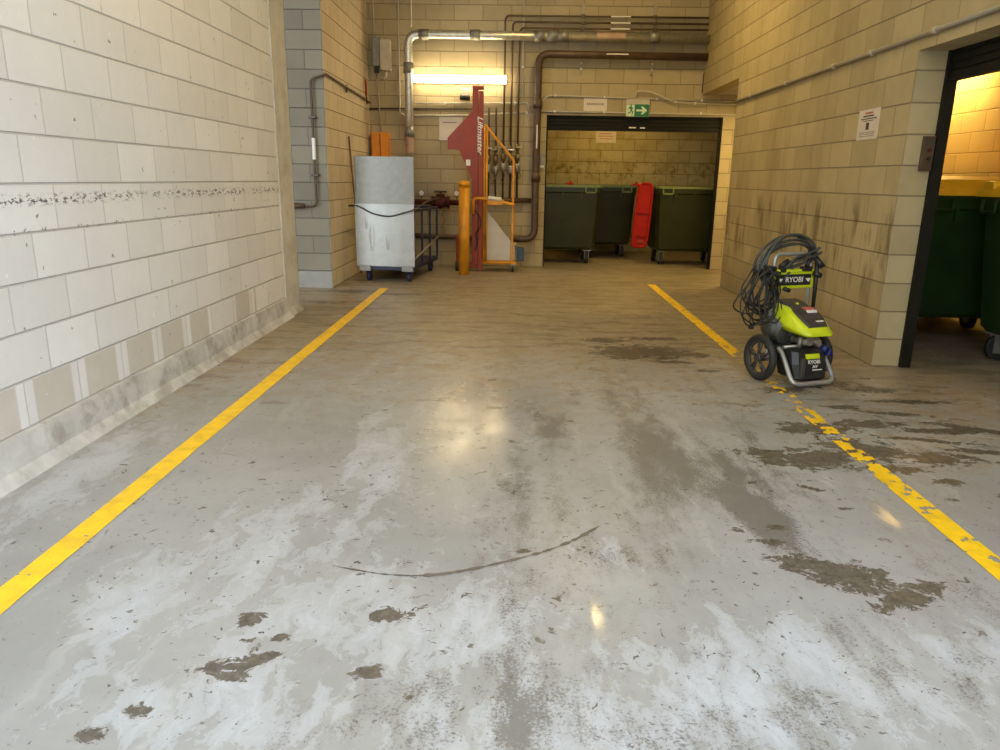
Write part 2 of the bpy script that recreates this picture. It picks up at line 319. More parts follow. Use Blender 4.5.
# floor paint: coverage comes from the mesh attributes 'peel', 'pale' and 'scuff'
def floor_mat():
    m, nt, b = newmat('painted_floor'); L = nt.links
    tc = N(nt, 'ShaderNodeTexCoord').outputs['Object']; sp = N(nt, 'ShaderNodeSeparateXYZ'); L.new(tc, sp.inputs[0])
    A = {k: N(nt, 'ShaderNodeAttribute', attribute_name=k).outputs['Fac'] for k in ('peel', 'pale', 'scuff', 'grime_warmth', 'wet')}
    n_lo = noise(nt, tc, 1.3, 5, 0.6); n_md = noise(nt, tc, 7, 7, 0.7, 0.3); n_hi = noise(nt, tc, 34, 5, 0.7); n_vh = noise(nt, tc, 110, 4, 0.7)
    wv = N(nt, 'ShaderNodeTexNoise'); wv.inputs['Scale'].default_value = 9; wv.inputs['Detail'].default_value = 4; L.new(tc, wv.inputs['Vector'])
    wa = N(nt, 'ShaderNodeVectorMath', operation='MULTIPLY_ADD'); L.new(wv.outputs[1], wa.inputs[0]); wa.inputs[1].default_value = (.12, .12, 0); L.new(tc, wa.inputs[2]); tw = wa.outputs[0]
    col = mixc(nt, smooth(nt, n_lo, 0.35, 0.65), (0.275, 0.275, 0.27), (0.335, 0.335, 0.33))
    col = mixc(nt, math_(nt, 'MULTIPLY', smooth(nt, n_hi, 0.5, 0.75), 0.25), col, (0.27, 0.265, 0.25))
    # pale worn layer with torn edges, drawn out along the drive direction
    ps = noise(nt, scalev(nt, tw, (1, 0.42, 1)), 8, 8, 0.74, 0.2)
    pv = math_(nt, 'MULTIPLY_ADD', A['pale'], 0.29, ps)
    pm = math_(nt, 'MULTIPLY', smooth(nt, pv, 0.645, 0.665), math_(nt, 'MULTIPLY_ADD', smooth(nt, pv, 0.66, 0.85), 0.5, 0.45))
    col = mixc(nt, pm, col, (0.43, 0.445, 0.475))
    # scuffs of tyres: fine dark specks in drifts
    ss = noise(nt, scalev(nt, tc, (1, 0.45, 1)), 12, 6, 0.7)
    sk = math_(nt, 'MULTIPLY_ADD', A['scuff'], 0.23, math_(nt, 'ADD', math_(nt, 'MULTIPLY', n_vh, 0.55), math_(nt, 'MULTIPLY', ss, 0.45)))
    sc = smooth(nt, sk, 0.645, 0.72)
    col = mixc(nt, math_(nt, 'MULTIPLY', sc, 0.72), col, (0.095, 0.09, 0.08))
    sm = smooth(nt, math_(nt, 'MULTIPLY_ADD', A['scuff'], 0.35, ss), 0.55, 0.95)
    col = mixc(nt, math_(nt, 'MULTIPLY', sm, 0.5), col, (0.16, 0.15, 0.135))
    tk = noise(nt, scalev(nt, tw, (1, 0.10, 1)), 9, 5, 0.6)
    col = mixc(nt, math_(nt, 'MULTIPLY', smooth(nt, tk, 0.55, 0.7), 0.35), col, (0.44, 0.44, 0.44))
    # dirt and warm lamplight, both painted into the deeper part of the bay
    gm = smooth(nt, math_(nt, 'MULTIPLY_ADD', A['grime_warmth'], 0.5, n_md), 0.62, 0.98)
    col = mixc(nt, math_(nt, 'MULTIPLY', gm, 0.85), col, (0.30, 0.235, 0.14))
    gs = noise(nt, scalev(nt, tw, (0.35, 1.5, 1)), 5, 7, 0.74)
    col = mixc(nt, math_(nt, 'MULTIPLY', smooth(nt, math_(nt, 'MULTIPLY_ADD', A['grime_warmth'], 0.17, gs), 0.655, 0.70), 0.55), col, (0.13, 0.10, 0.065))
    # peeled flakes
    pn_ = noise(nt, scalev(nt, tw, (1, 1.25, 1)), 12, 8, 0.76)
    pk = math_(nt, 'ADD', A['peel'], math_(nt, 'MULTIPLY', math_(nt, 'SUBTRACT', pn_, 0.5), 3.3))
    pk = smooth(nt, pk, 0.52, 0.56)
    fl = noise(nt, scalev(nt, tw, (1, 1, 1)), 17, 5, 0.62)
    tiny = math_(nt, 'MULTIPLY', smooth(nt, fl, 0.65, 0.665), smooth(nt, n_lo, 0.38, 0.55))
    f2 = noise(nt, tw, 44, 3, 0.6); tiny = math_(nt, 'MAXIMUM', tiny, math_(nt, 'MULTIPLY', smooth(nt, f2, 0.655, 0.67), smooth(nt, ss, 0.42, 0.52)))
    pk = math_(nt, 'MAXIMUM', pk, tiny)
    pc = mixc(nt, smooth(nt, n_hi, 0.35, 0.65), (0.055, 0.045, 0.033), (0.125, 0.107, 0.082))
    col = mixc(nt, math_(nt, 'MULTIPLY', pk, 0.93), col, pc)
    L.new(col, b.inputs['Base Color'])
    ro = math_(nt, 'SUBTRACT', math_(nt, 'MULTIPLY_ADD', n_md, 0.34, 0.27), math_(nt, 'MULTIPLY', A['wet'], 0.34)); ro = math_(nt, 'MAXIMUM', ro, 0.07); ro = math_(nt, 'ADD', ro, math_(nt, 'MULTIPLY', pm, 0.08))
    L.new(ro, b.inputs['Roughness']); b.inputs['Specular IOR Level'].default_value = 0.55
    bp = N(nt, 'ShaderNodeBump'); bp.inputs['Strength'].default_value = 0.3; bp.inputs['Distance'].default_value = 0.002
    h = math_(nt, 'ADD', math_(nt, 'MULTIPLY', pk, -0.6), math_(nt, 'ADD', math_(nt, 'MULTIPLY', n_hi, 0.5), math_(nt, 'MULTIPLY', n_vh, 0.5)))
    L.new(h, bp.inputs['Height']); L.new(bp.outputs[0], b.inputs['Normal'])
    return m
M_floor = floor_mat()
M_line = mat('yellow_line_paint', (0.90, 0.57, 0.01), 0.5, var=0.07, scale=14, bump=0.15, dirt=(0.62, 0.38, 0.02), dirt_amt=0.5)

# ---------------------------------------------------------------- value noise for the floor mesh
def vnoise(x, y, sx, sy, seed):
    rng = np.random.RandomState(seed); T = rng.rand(256, 256)
    u = x * sx + 100; v = y * sy + 100; i = np.floor(u).astype(int); j = np.floor(v).astype(int); fu = u - i; fv = v - j
    fu = fu * fu * (3 - 2 * fu); fv = fv * fv * (3 - 2 * fv); g = lambda a, b: T[a % 256, b % 256]
    return (g(i, j) * (1 - fu) + g(i + 1, j) * fu) * (1 - fv) + (g(i, j + 1) * (1 - fu) + g(i + 1, j + 1) * fu) * fv
def fbm(x, y, sx, sy, seed, o=4):
    s = 0; a = 1; t = 0
    for k in range(o): s = s + a * vnoise(x, y, sx * 2 ** k, sy * 2 ** k, seed + k); t += a; a *= 0.5
    return s / t
# ---------------------------------------------------------------- floor
def build_floor():
    xs = np.concatenate([[-6, -4, -3], np.arange(-2.4, 3.2, 0.022), [4, 5, 7]]); ys = np.concatenate([[-9, -5, -2, 0, .8], np.arange(1.1, 6.0, 0.022), np.arange(6.0, 11.4, 0.05), [12, 13, 14, 15]])
    X, Y = np.meshgrid(xs, ys); nx, ny = len(xs), len(ys)
    V = np.stack([X.ravel(), Y.ravel(), np.zeros(X.size)], 1)
    idx = np.arange(nx * ny).reshape(ny, nx)
    F = np.stack([idx[:-1, :-1].ravel(), idx[:-1, 1:].ravel(), idx[1:, 1:].ravel(), idx[1:, :-1].ravel()], 1)
    me = bpy.data.meshes.new('floor'); me.vertices.add(len(V)); me.vertices.foreach_set('co', V.ravel())
    me.loops.add(F.size); me.loops.foreach_set('vertex_index', F.ravel()); me.polygons.add(len(F))
    me.polygons.foreach_set('loop_start', np.arange(len(F)) * 4); me.polygons.foreach_set('loop_total', np.full(len(F), 4)); me.update()
    x, y = V[:, 0], V[:, 1]
    def blob(cx, cy, rx, ry, rot=0, k=1.0):
        c, s = math.cos(math.radians(rot)), math.sin(math.radians(rot)); dx, dy = x - cx, y - cy
        d = np.sqrt(((dx * c + dy * s) / rx) ** 2 + ((-dx * s + dy * c) / ry) ** 2); return k * np.clip(1.25 - d, 0, 1)
    peel = np.zeros_like(x)
    for q in [(-.74, 1.675, .13, .035, 20, .9), (-.72, 1.63, .05, .03), (-.64, 1.80, .03, .025), (-.65, 1.71, .06, .02, 40), (-.76, 1.885, .045, .045), (-.74, 1.78, .03, .012), (-.36, 1.92, .07, .045), (-.37, 1.655, .05, .035), (-.90, 1.49, .05, .03), (-.97, 1.40, .05, .03),
              (-.10, 2.345, .03, .015), (1.13, 2.22, .18, .11, -15), (1.02, 2.30, .14, .06, 0), (1.27, 2.09, .18, .06, 30), (1.34, 2.16, .08, .05), (1.02, 2.57, .05, .03), (.96, 2.45, .05, .03), (.86, 2.55, .035, .025),
              (1.0, 5.5, .42, .30), (.85, 5.3, .15, .08), (1.15, 5.2, .20, .05), (1.4, 5.45, .12, .10), (.75, 5.9, .2, .12), (1.2, 6.0, .3, .08), (.80, 5.65, .08, .06), (1.35, 4.95, .10, .04),
              (1.42, 3.30, .30, .14, 8), (1.75, 3.45, .25, .16, -20), (1.62, 3.75, .22, .12), (1.2, 3.38, .14, .06), (2.05, 3.35, .20, .10), (2.35, 3.45, .22, .05, -8), (2.15, 3.60, .25, .035, -12), (2.5, 3.8, .22, .06, -25), (2.2, 4.05, .22, .04, -10), (1.95, 4.15, .12, .05), (1.3, 2.95, .10, .02, -35), (2.3, 3.75, .25, .05), (1.75, 3.2, .2, .07), (2.4, 4.3, .3, .05), (1.95, 3.85, .25, .08), (2.45, 3.3, .18, .05), (2.6, 3.55, .12, .04), (1.95, 3.05, .07, .05), (2.1, 2.9, .06, .04), (1.86, 2.86, .05, .02), (1.36, 2.75, .04, .02), (2.5, 3.05, .12, .04, -20),
              (-1.9, 8.3, .45, .14, 0, .8), (-1.35, 8.15, .3, .10, 0, .8), (-2.0, 7.5, .35, .08, 0, .7), (2.05, 4.72, .26, .16, 0, .8), (1.75, 4.5, .2, .1, 0, .8), (2.3, 4.55, .2, .07), (-.1, 4.0, .06, .03), (.05, 2.335, .05, .02), (.14, 3.9, .03, .03), (.0, 3.45, .02, .02), (-.14, 3.35, .02, .02), (1.05, 3.0, .03, .02), (.75, 2.9, .03, .015)]:
        peel = np.maximum(peel, blob(*q))
    peel = np.where(peel > 0, 0.22 + 0.75 * peel, 0.0)
    base = fbm(x, y, 1.4, 1.1, 5, 3)
    peel = np.maximum(peel, 0.16 * np.clip((base - .4) * 4, 0, 1))
    pale = np.zeros_like(x)
    for q in [(-.62, 3.2, .18, .9, 8), (-.85, 2.35, .30, .5, 10), (-1.1, 2.0, .3, .35), (-.5, 2.0, .35, .35), (-.15, 1.85, .4, .35, 0, .9), (.2, 1.5, .7, .25, 0, .9), (-1.9, 3.0, .22, .9), (-.75, 1.55, .4, .25), (.7, 1.7, .5, .3, 0, .9), (-.45, 4.3, .15, .5, 0, .6), (.35, 2.4, .2, .2, 0, .6), (1.3, 1.8, .3, .2, 0, .7), (-1.9, 1.9, .3, .5)]:
        pale = np.maximum(pale, blob(*q))
    pale = pale * .8 * (0.5 + fbm(x, y, 2, 1, 40, 3)) + 0.10
    scuff = np.zeros_like(x)
    for q in [(.72, 3.2, .35, .8, 0), (1.0, 3.2, .25, .5, 20), (.95, 2.75, .2, .7, 20), (.4, 2.2, .3, .9, 0, .9), (.1, 2.9, .25, 1.2, 0, .6), (-.1, 1.5, .5, .35, 0, 1), (.5, 1.55, .5, .3, 0, .9), (.2, 3.9, .5, 1.0, 0, .7), (1.1, 1.7, .4, .4, 0, .7), (.75, 4.4, .5, .9, 0, .6), (-.3, 3.6, .3, .9, 0, .4)]:
        scuff = np.maximum(scuff, blob(*q))
    scuff = np.maximum(scuff * (0.25 + 1.25 * np.clip(fbm(x, y, 5, 1.1, 60, 5) * 2 - .5, 0, 1)), .7 * np.clip(fbm(x, y, 4, .5, 71, 4) * 3 - 1.35, 0, 1) * np.clip((x + .7) * 2, 0.1, 1))
    grime_warmth = np.clip((y - 2.8) / 3.5, 0, 1) * .9 + np.clip((x - 1.2) / 1.5, 0, 1) * .35 + np.clip(1 - np.abs(x + 2.05) / .35, 0, 1) * .2  # dirt plus painted warm light, stronger toward the back
    wet = np.zeros_like(x)
    for q in [(-.15, 3.5, .42, 1.5), (1.49, 2.72, .045, .17), (.27, 1.94, .022, .12), (1.7, 3.6, .5, .4, 0, .6), (1.0, 5.4, .5, .4, 0, .6), (2.2, 4.6, .6, .5, 0, .6)]:
        wet = np.maximum(wet, blob(*q) * (1 if q[2] < .1 else .9))
    wet = wet * np.where((y < 2.2) | ((x > 1.2) & (y < 3.0)), 1, 0.35 + 1.1 * fbm(x, y, 5, 3, 90, 3))
    for k, a in (('wet', wet), ('peel', peel), ('pale', pale), ('scuff', scuff), ('grime_warmth', grime_warmth)):
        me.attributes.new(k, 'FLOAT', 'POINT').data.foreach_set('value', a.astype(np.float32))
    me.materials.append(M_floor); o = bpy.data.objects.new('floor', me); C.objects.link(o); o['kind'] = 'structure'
    # the left edge falls a little to a gutter is ignored: the slab is level
build_floor()

def line_strip(name, xa, xb, y0, y1, w, holes, label):
    cell = 0.009; nx = int(round(w / cell)); ny = int((y1 - y0) / cell)
    j, i = np.meshgrid(np.arange(ny), np.arange(nx), indexing='ij')
    Yc = y0 + (j + .5) * cell; Xc = (i + .5) * cell
    nz = fbm(Xc, Yc, 26, 22, 11, 4); h = holes(Yc)
    edge = np.minimum(i, nx - 1 - i)
    keep = nz > h + (edge == 0) * 0.03
    bm = bmesh.new(); vm = {}
    def v(a, b):
        if (a, b) not in vm:
            t = b / ny; cx = xa + (xb - xa) * t
            e = 0.004 * (vnoise(np.array([a * 3.]), np.array([b * cell * 9]), 1, 1, 3)[0] - .5) if a in (0, nx) else 0
            vm[(a, b)] = bm.verts.new((cx - w / 2 + a * w / nx + e, y0 + b * cell, 0.0022))
        return vm[(a, b)]
    for b in range(ny):
        for a in range(nx):
            if keep[b, a]: bm.faces.new((v(a, b), v(a + 1, b), v(a + 1, b + 1), v(a, b + 1)))
    me = bpy.data.meshes.new(name); bm.to_mesh(me); bm.free(); me.materials.append(M_line)
    o = bpy.data.objects.new(name, me); C.objects.link(o); tag(o, label, 'floor marking', 'yellow bay lines')
def hr(y):
    a = np.full_like(y, 0.30)
    for y0, y1, v in ((2.9, 3.1, .38), (3.1, 3.25, .45), (3.25, 3.62, .50), (3.62, 3.74, .60), (3.74, 4.1, .50), (4.1, 4.6, .56), (4.6, 5.4, .64), (5.4, 5.55, .42), (5.55, 5.9, .36)):
        a = np.where((y >= y0) & (y < y1), v, a)
    return a
line_strip('floor_line', -1.555, -1.545, -1.0, 8.6, 0.1, lambda y: np.full_like(y, 0.13), 'unbroken yellow line painted on the floor beside the long pale left wall')
line_strip('floor_line', 1.66, 1.735, -1.0, 9.33, 0.1, hr, 'flaking yellow line painted on the floor by the pressure washer')
# tyre skid arc
def arc():
    pts = spline([(-.60, 2.20, 0), (-.39, 2.15, 0), (-.2, 2.17, 0), (.07, 2.30, 0), (.22, 2.41, 0), (.34, 2.54, 0)], 40)
    mb = MB()
    prev = None
    for i in range(len(pts) - 1):
        p, q = pts[i], pts[i + 1]; t = i / len(pts); d = (q - p).normalized(); n = Vector((-d.y, d.x, 0))
        g = fbm(np.array([t * 45.]), np.array([0.3]), 1, 1, 9, 4)[0]
        w = max(0.0012, 0.022 * (g - (.42 if t < .3 else .22))) * (0.4 if t > .96 or t < .03 else 1)
        cur = [mb.bm.verts.new((k.x, k.y, 0.0018)) for k in (p - n * w, p + n * w)]
        if prev: mb.bm.faces.new((prev[0], cur[0], cur[1], prev[1]))
        prev = cur
    tag(mb.build('skid_mark', mat('skid_dark', (0.13, 0.115, 0.095), 0.5)), 'dark curved skid mark on the floor in the middle of the bay', 'mark')
arc()

# ---------------------------------------------------------------- structure
def struct(name, mb, m): return mb.build(name, m, kind='structure')
XL, XR, YB, H = -2.12, 2.6, 11.1, 4.6
struct('wall_left', MB().box(XL - .2, XL, -3.0, 6.66, 0, H), M_left)
struct('trim_1', MB().box(XL - .18, XL + .012, 6.66, 7.06, 0, H), M_conc)                          # concrete column ending the wall
struct('trim_2', MB().loft([[(XL - .05, y, 0), (XL + .075, y, 0), (XL + .035, y, .05), (XL + .02, y, .175), (XL - .05, y, .182)] for y in (-3.0, 6.68)]).loft([[(XL - .05, y, 0), (XL + .05, y, 0), (XL + .02, y, .07), (XL - .05, y, .07)] for y in (6.64, 7.075)]), M_kerb)
struct('wall_left_1', MB().box(-4.6, -2.15, 8.55, 8.75, 0, H), M_niche)
struct('baseboard_left', MB().box(-4.6, -2.145, 8.535, 8.55, 0, .19), mat('grey_skirting', (0.30, 0.29, 0.26), 0.7, var=.1, scale=6, dirt=(.16, .14, .1), dirt_amt=.5))
struct('wall_left_2', MB().box(-2.35, -2.15, 8.5501, 11.3, 0, H).box(-2.1502, -2.148, 8.55, 11.1, 0, H), M_ret)
struct('wall_left_3', MB().box(-4.8, -4.6, 5.0, 8.75, 0, H), M_ret)
# back wall with the bin room opening X 0.40..2.93, Z 0..2.17
struct('wall_back', MB().box(-2.35, .41, YB, YB + .2, 0, H).box(.41, 2.93, YB, YB + .2, 2.17, H).box(2.93, 6.4, YB, YB + .2, 0, H), M_back)
# right wall pieces
struct('wall_right', MB().box(XR, XR + .2, 5.2, 9.3, 0, H).box(XR, XR + .2, 9.3, YB, 2.47, H).box(XR, XR + .2, -0.5, 5.2, 2.12, H), M_wy)
struct('wall_right_1', MB().box(XR + .0005, XR + .1995, 5.199, 5.2, 0, 2.12).box(XR + .2, 6.4, 9.1, 9.3, 0, 2.7), M_wx)
struct('trim_3', MB().box(XR + .2, 6.4, 9.3, YB, 2.47, 2.7), M_ceil)
struct('wall_right_2', MB().box(6.4, 6.6, 9.1, YB + .2, 0, 2.7), M_wy)
# right bin room
struct('wall_right_3', MB().box(4.6, 4.8, 0.4, 9.1, 0, 2.9), M_yel)
struct('wall_right_4', MB().box(XR + .2, 4.6, 9.05, 9.1, 0, 2.9).box(XR + .2, 4.6, 0.4, 0.6, 0, 2.9), M_yelx)
struct('ceiling_1', MB().box(XR + .2, 4.6, 0.6, 9.05, 2.57, 2.7), M_ceil)
# back bin room
struct('wall_back_1', MB().box(-.8, 4.4, 13.8, 14.0, 0, 2.9), M_olive)
struct('wall_back_2', MB().box(-1.0, -.8, YB + .2, 14.0, 0, 2.9).box(4.4, 4.6, YB + .2, 14.0, 0, 2.9), M_yel)
struct('ceiling_2', MB().box(-1.0, 4.6, YB + .2, 14.0, 2.8, 2.9), M_ceil)
struct('wall_yard_blocker', MB().box(-4.8, 3.4, -7.2, -7.0, 0, 5.8), M_wx)  # unseen wall added to hold back daylight entering from behind
struct('ceiling', MB().box(-4.8, 6.6, -0.5, YB + .2, H, H + .2), M_ceil)
# roller doors
d1 = MB()
for k in range(4): d1.box(.40, 2.94, YB + .05, YB + .075, 1.985 + .05 * k, 2.03 + .05 * k, .006)
d1.box(.40, 2.94, YB + .04, YB + .09, 1.965, 1.985).box(.40, 2.94, YB + .06, YB + .07, 1.97, 2.17)
d1 = struct('door_1', d1, M_shut)
MB().box(.40, .43, YB + .02, YB + .12, 0, 2.17).build('track', M_shut, d1); MB().box(2.905, 2.935, YB + .02, YB + .12, 0, 2.17).build('track', M_shut, d1)
MB().box(1.60, 1.70, YB + .044, YB + .049, 2.008, 2.024).build('sticker', M_textw, d1); MB().box(1.76, 1.83, YB + .044, YB + .049, 2.005, 2.024).build('sticker', M_textw, d1)
d2 = MB()
for k in range(4): d2.box(XR + .21, XR + .235, .6, 5.19, 1.95 + .05 * k, 1.995 + .05 * k, .006)
d2.box(XR + .2, XR + .245, .6, 5.19, 1.93, 1.95).box(XR + .22, XR + .23, .6, 5.19, 1.94, 2.57)
d2 = struct('door_2', d2, M_shut)
MB().box(XR + .19, XR + .26, 5.165, 5.20, 0, 2.12).build('track', M_shut, d2)

# ---------------------------------------------------------------- lamps
def batten(x, y, z, sx, sy, P, col, label, name='ceiling_lamp'):
    t = thing(name, label, 'lamp', (x, y, z), group='batten lamps')
    MB().box(-sx / 2, sx / 2, -sy / 2, sy / 2, 0, .07, .01).build('housing', M_white, t)
    MB().box(-sx / 2 + .02, sx / 2 - .02, -sy / 2 + .02, sy / 2 - .02, -.025, 0, .008).build('diffuser', M_lamp, t)
    l = bpy.data.lights.new('lamp_light', 'AREA'); l.shape = 'RECTANGLE'; l.size = sx; l.size_y = sy; l.energy = P; l.color = col
    lo = bpy.data.objects.new('lamp_light', l); C.objects.link(lo); lo.location = (x, y, z - .035)
for i, (x, y, z, P, c, sx, sy) in enumerate(CEIL): batten(x, y, z + .0, sx, sy, P, c, ['warm batten lamp on the ceiling over the deep end of the bay', 'unseen warm batten lamp added on the ceiling near the yard'][i])
for i, (x, y, z, P, c, sx, sy) in enumerate(ROOM): batten(x, y, z, sx, sy, P, c, ['amber batten lamp on the ceiling over the yellow lidded bins', 'amber batten lamp on the ceiling inside the right doorway'][i])
for (x, y, z, P, c, sx, sy) in BINR: batten(x, y, z, sx, sy, P, c, 'amber batten lamp on the ceiling of the back bin room')
for (x, y, z, P, c, sx, sy) in PASS: batten(x, y, z, sx, sy, P, c, 'warm batten lamp on the ceiling of the exit passage')
t = thing('tube_lamp', 'lit fluorescent tube lamp glowing white on the back wall', 'lamp', (-.83, YB, 2.62))
MB().box(-.66, .66, -.06, 0, -.05, .05, .01).build('housing', M_white, t)
MB().tube([(-.65, -.095, -.0, ), (.65, -.095, -.0)], .052, 14).build('diffuser', M_tube, t)
t = thing('security_camera', 'small dark camera on a cream base below the tube lamp', 'camera', (-.75, YB, 2.36))
MB().box(-.06, .06, -.07, 0, .02, .14, .008).build('base', M_cond, t)
MB().tube([(-.08, -.11, .02), (.06, -.11, .02)], .04, 14).build('body', M_black, t)

# ---------------------------------------------------------------- pipes on the back wall
def pipe(name, pts, r, m, label, cat='pipe', br=.1, clips=(), clipm=None, seg=12, clipr=1.5, group=None):
    mb = MB().tube(bend(pts, br), r, seg); o = mb.build(name, m); tag(o, label, cat, group)
    for (p, d) in clips:
        d = Vector(d) * (r * 1.2); p = Vector(p)
        MB().tube([p - d, p + d], r * clipr, 12).build('clip', clipm or M_galv, o)
    return o
YP = YB - .15
p = pipe('water_pipe', [(-1.55, YP, .3), (-1.55, YP, 3.19), (2.599, YP, 3.17)], .058, M_galv, 'thick silver galvanised pipe rising beside the cart and crossing above the tube lamp', br=.16, seg=18,
     clips=[((x, YP, 3.185), (1, 0, 0)) for x in (-1.33, -.62, .27, .45, .60, 1.85)] + [((-1.55, YP, 2.75), (0, 0, 1)), ((-1.55, YP, 1.9), (0, 0, 1))], clipm=M_dull, clipr=1.25)
MB().tube([(1.05, YP, 3.18), (1.45, YP, 3.18)], .0595, 18, cap=False).build('pink_band', mat('faded_pink', (0.42, 0.27, 0.21), .5), p, label='faded pink band')
MB().tube([(-1.55, YP, 1.62), (-1.55, YP, 1.95)], .0595, 18, cap=False).build('pink_band', bpy.data.materials['faded_pink'], p, label='faded pink band')
p = pipe('water_pipe', [(2.599, YP, 2.94), (.27, YP, 2.955), (.27, YP, .42), (-.02, YP, .42), (-.02, YP + .119, .42)], .052, M_cu, 'thick brown pipe dropping down left of the back bin room doorway', br=.14, seg=16,
     clips=[((.27, YP, z), (0, 0, 1)) for z in (2.3, 1.3)], clipm=M_cu, clipr=1.3)
MB().box(1.2, 1.5, YP - .056, YP - .05, 2.95, 2.965).build('arrow_sticker', M_textw, p)
MB().box(.262, .278, YP - .056, YP - .05, 1.7, 2.02).build('arrow_sticker', M_textw, p)
for k, (x, z) in enumerate(((-.205, 3.455), (-.10, 3.375), (.0, 3.30))):
    p = pipe('gas_pipe', [(2.599, YB - .06, z + .0), (x, YB - .06, z), (x, YB - .06, .98)], .014, M_cu,
         ['thin brown pipe, topmost of three running above the silver pipe', 'thin brown pipe, middle of three running above the silver pipe', 'thin brown pipe, lowest of three running above the silver pipe'][k], br=.06, seg=8)
    MB().box(1.25, 1.52, YB - .078, YB - .073, z - .008, z + .008).build('arrow_sticker', M_textw, p)
for x, l in ((-.42, 'short thin brown pipe nearest the red mast among the valve pipes'), (-.315, 'short thin brown pipe, second from the red mast among the valve pipes')):
    pipe('gas_pipe', [(x, YB - .001, 2.25), (x, YB - .06, 2.25), (x, YB - .06, .98)], .014, M_cu, l, br=.04, seg=8)
pipe('manifold_pipe', [(-.62, YB - .07, .97), (.215, YB - .07, .97)], .034, M_cu, 'horizontal brown pipe joining the valve pipes to the thick brown pipe')
VL = ['nearest the red mast', 'second from the red mast', 'third from the red mast', 'fourth from the red mast', 'furthest from the red mast']
t = thing('gas_valve', 'brass valve on the thin pipe ' + VL[0], 'valve', (-.42, YB - .06, 1.0), group='valves behind the orange frame')
MB().tube([(0, 0, .50), (0, 0, .60)], .032, 10).tube([(0, 0, .66), (0, 0, .74)], .028, 10).tube([(0, 0, .60), (0, 0, .66)], .02, 10).build('body', M_brass, t)
MB().box(-.05, .05, -.065, -.05, .685, .705, .004).tube([(0, -.02, .695), (0, -.06, .695)], .01, 8).build('handle', M_galv, t)
MB().tube([(0, 0, .36), (0, 0, .47)], .036, 10).tube([(-.0, -.02, .44), (-.0, -.07, .44)], .02, 10).build('regulator', M_cast, t)
MB().tube(spline([(.0, -.03, .38), (.03, -.05, .3), (-.01, -.05, .25), (.0, -.02, .2)], 4), .008, 6).build('hose_tail', M_brass, t)
vals = [t]
for k, x in enumerate((-.315, -.205, -.10, .0)):
    c = copy_tree(t); c.location = (x, YB - .06, 1.0 + (.02 if k % 2 else -.015)); c['label'] = 'brass valve on the thin pipe ' + VL[k + 1]; c.rotation_euler = (0, 0, 0.3 * (k - 1.5))
for x, l in ((.87, 'slotted steel strut holding the pipes, nearer the tube lamp'), (1.86, 'slotted steel strut holding the pipes, nearer the right wall')):
    mb = MB().box(x - .015, x + .015, YB - .04, YB, 2.72, 3.62)
    s = mb.build('pipe_strut', M_condl); tag(s, l, 'bracket')
    for z in (3.455, 3.375, 3.30): MB().box(x - .022, x + .022, YB - .085, YB - .04, z - .022, z + .022, .005).build('clamp', M_cu, s)
    for z in (2.78, 2.86): MB().ball((x, YB - .045, z), .014).build('bolt', M_white, s)
CR = .011
def cond(pts, label, clips=(), m=None, r=CR, br=.05, name='conduit'):
    return pipe(name, pts, r, m or M_cond, label, 'conduit', br, clips, M_white, 8, 1.7)
y_ = YB - .02
cond([(-1.70, y_, H - .01), (-1.70, y_, 2.16), (-1.62, y_, 2.13)], 'cream conduit coming down left of the silver pipe')
cond([(-2.05, y_, H - .01), (-2.05, y_, 3.14)], 'cream conduit running up from the grey electrical box')
cond([(-1.52, y_, H - .01), (-1.52, y_, 3.3)], 'cream conduit above the bend of the silver pipe')
cond([(-1.48, y_, 2.30), (.14, y_, 2.325), (.14, y_, 2.235)], 'cream conduit just below the tube lamp', [((-1.05, y_, 2.305), (1, 0, 0)), ((-.05, y_, 2.322), (1, 0, 0))])
cond([(-2.14, y_ , 2.22), (-1.45, y_, 2.23), (-.66, y_, 2.235)], 'dark conduit crossing behind the silver pipe below the tube lamp', m=M_cu)
cond([(-1.60, y_, 2.13), (-.62, y_, 2.15), (.24, y_, 2.21)], 'lower cream conduit passing behind the red mast', [((.12, y_, 2.195), (1, 0, 0))])
cond([(.15, y_, 2.30), (.30, y_, 2.31), (.42, y_, 2.43), (3.6, y_, 2.37)], 'cream conduit along the top of the two signs above the back doorway', [((x, y_, 2.43 - .0188 * (x - .42)), (1, 0, 0)) for x in (.52, 1.22, 1.96, 2.6)])
cond([(.33, y_, 2.215), (3.6, y_, 2.20)], 'cream conduit directly above the back roller door', [((x, y_, 2.214), (1, 0, 0)) for x in (.52, 1.22, 2.6)])
y3 = y_ - .03
cond([(1.66, y3, 2.41), (1.66, y3, 2.50), (1.85, y3, 2.50), (2.2, y3, 2.36), (3.6, y3, 2.315)], 'curved cream conduit looping over the exit sign', [((2.22, y3, 2.36), (1, 0, 0)), ((2.5, y3, 2.35), (1, 0, 0))], br=.09)
cond([(.05, y_, 3.9), (.05, y_, 2.33)], 'thin cream conduit between the thin brown pipes', [((.05, y_, z), (0, 0, 1)) for z in (3.37, 2.8)])
cond([(2.595, YB - .03, 2.49), (2.595, YB - .03, 2.75)], 'short dark conduit in the back right corner', m=M_cu)
o = pipe('conduit', [(XR - .018, 2.2 - 2.4, 2.205), (XR - .018, 9.28, 2.205)], .017, M_condl, 'long thin conduit running level along the right wall', 'conduit', clips=[((XR - .018, y, 2.205), (0, 1, 0)) for y in (4.2, 5.0, 5.84, 6.5, 7.6, 8.7)], clipm=M_cond, seg=8, clipr=1.35)

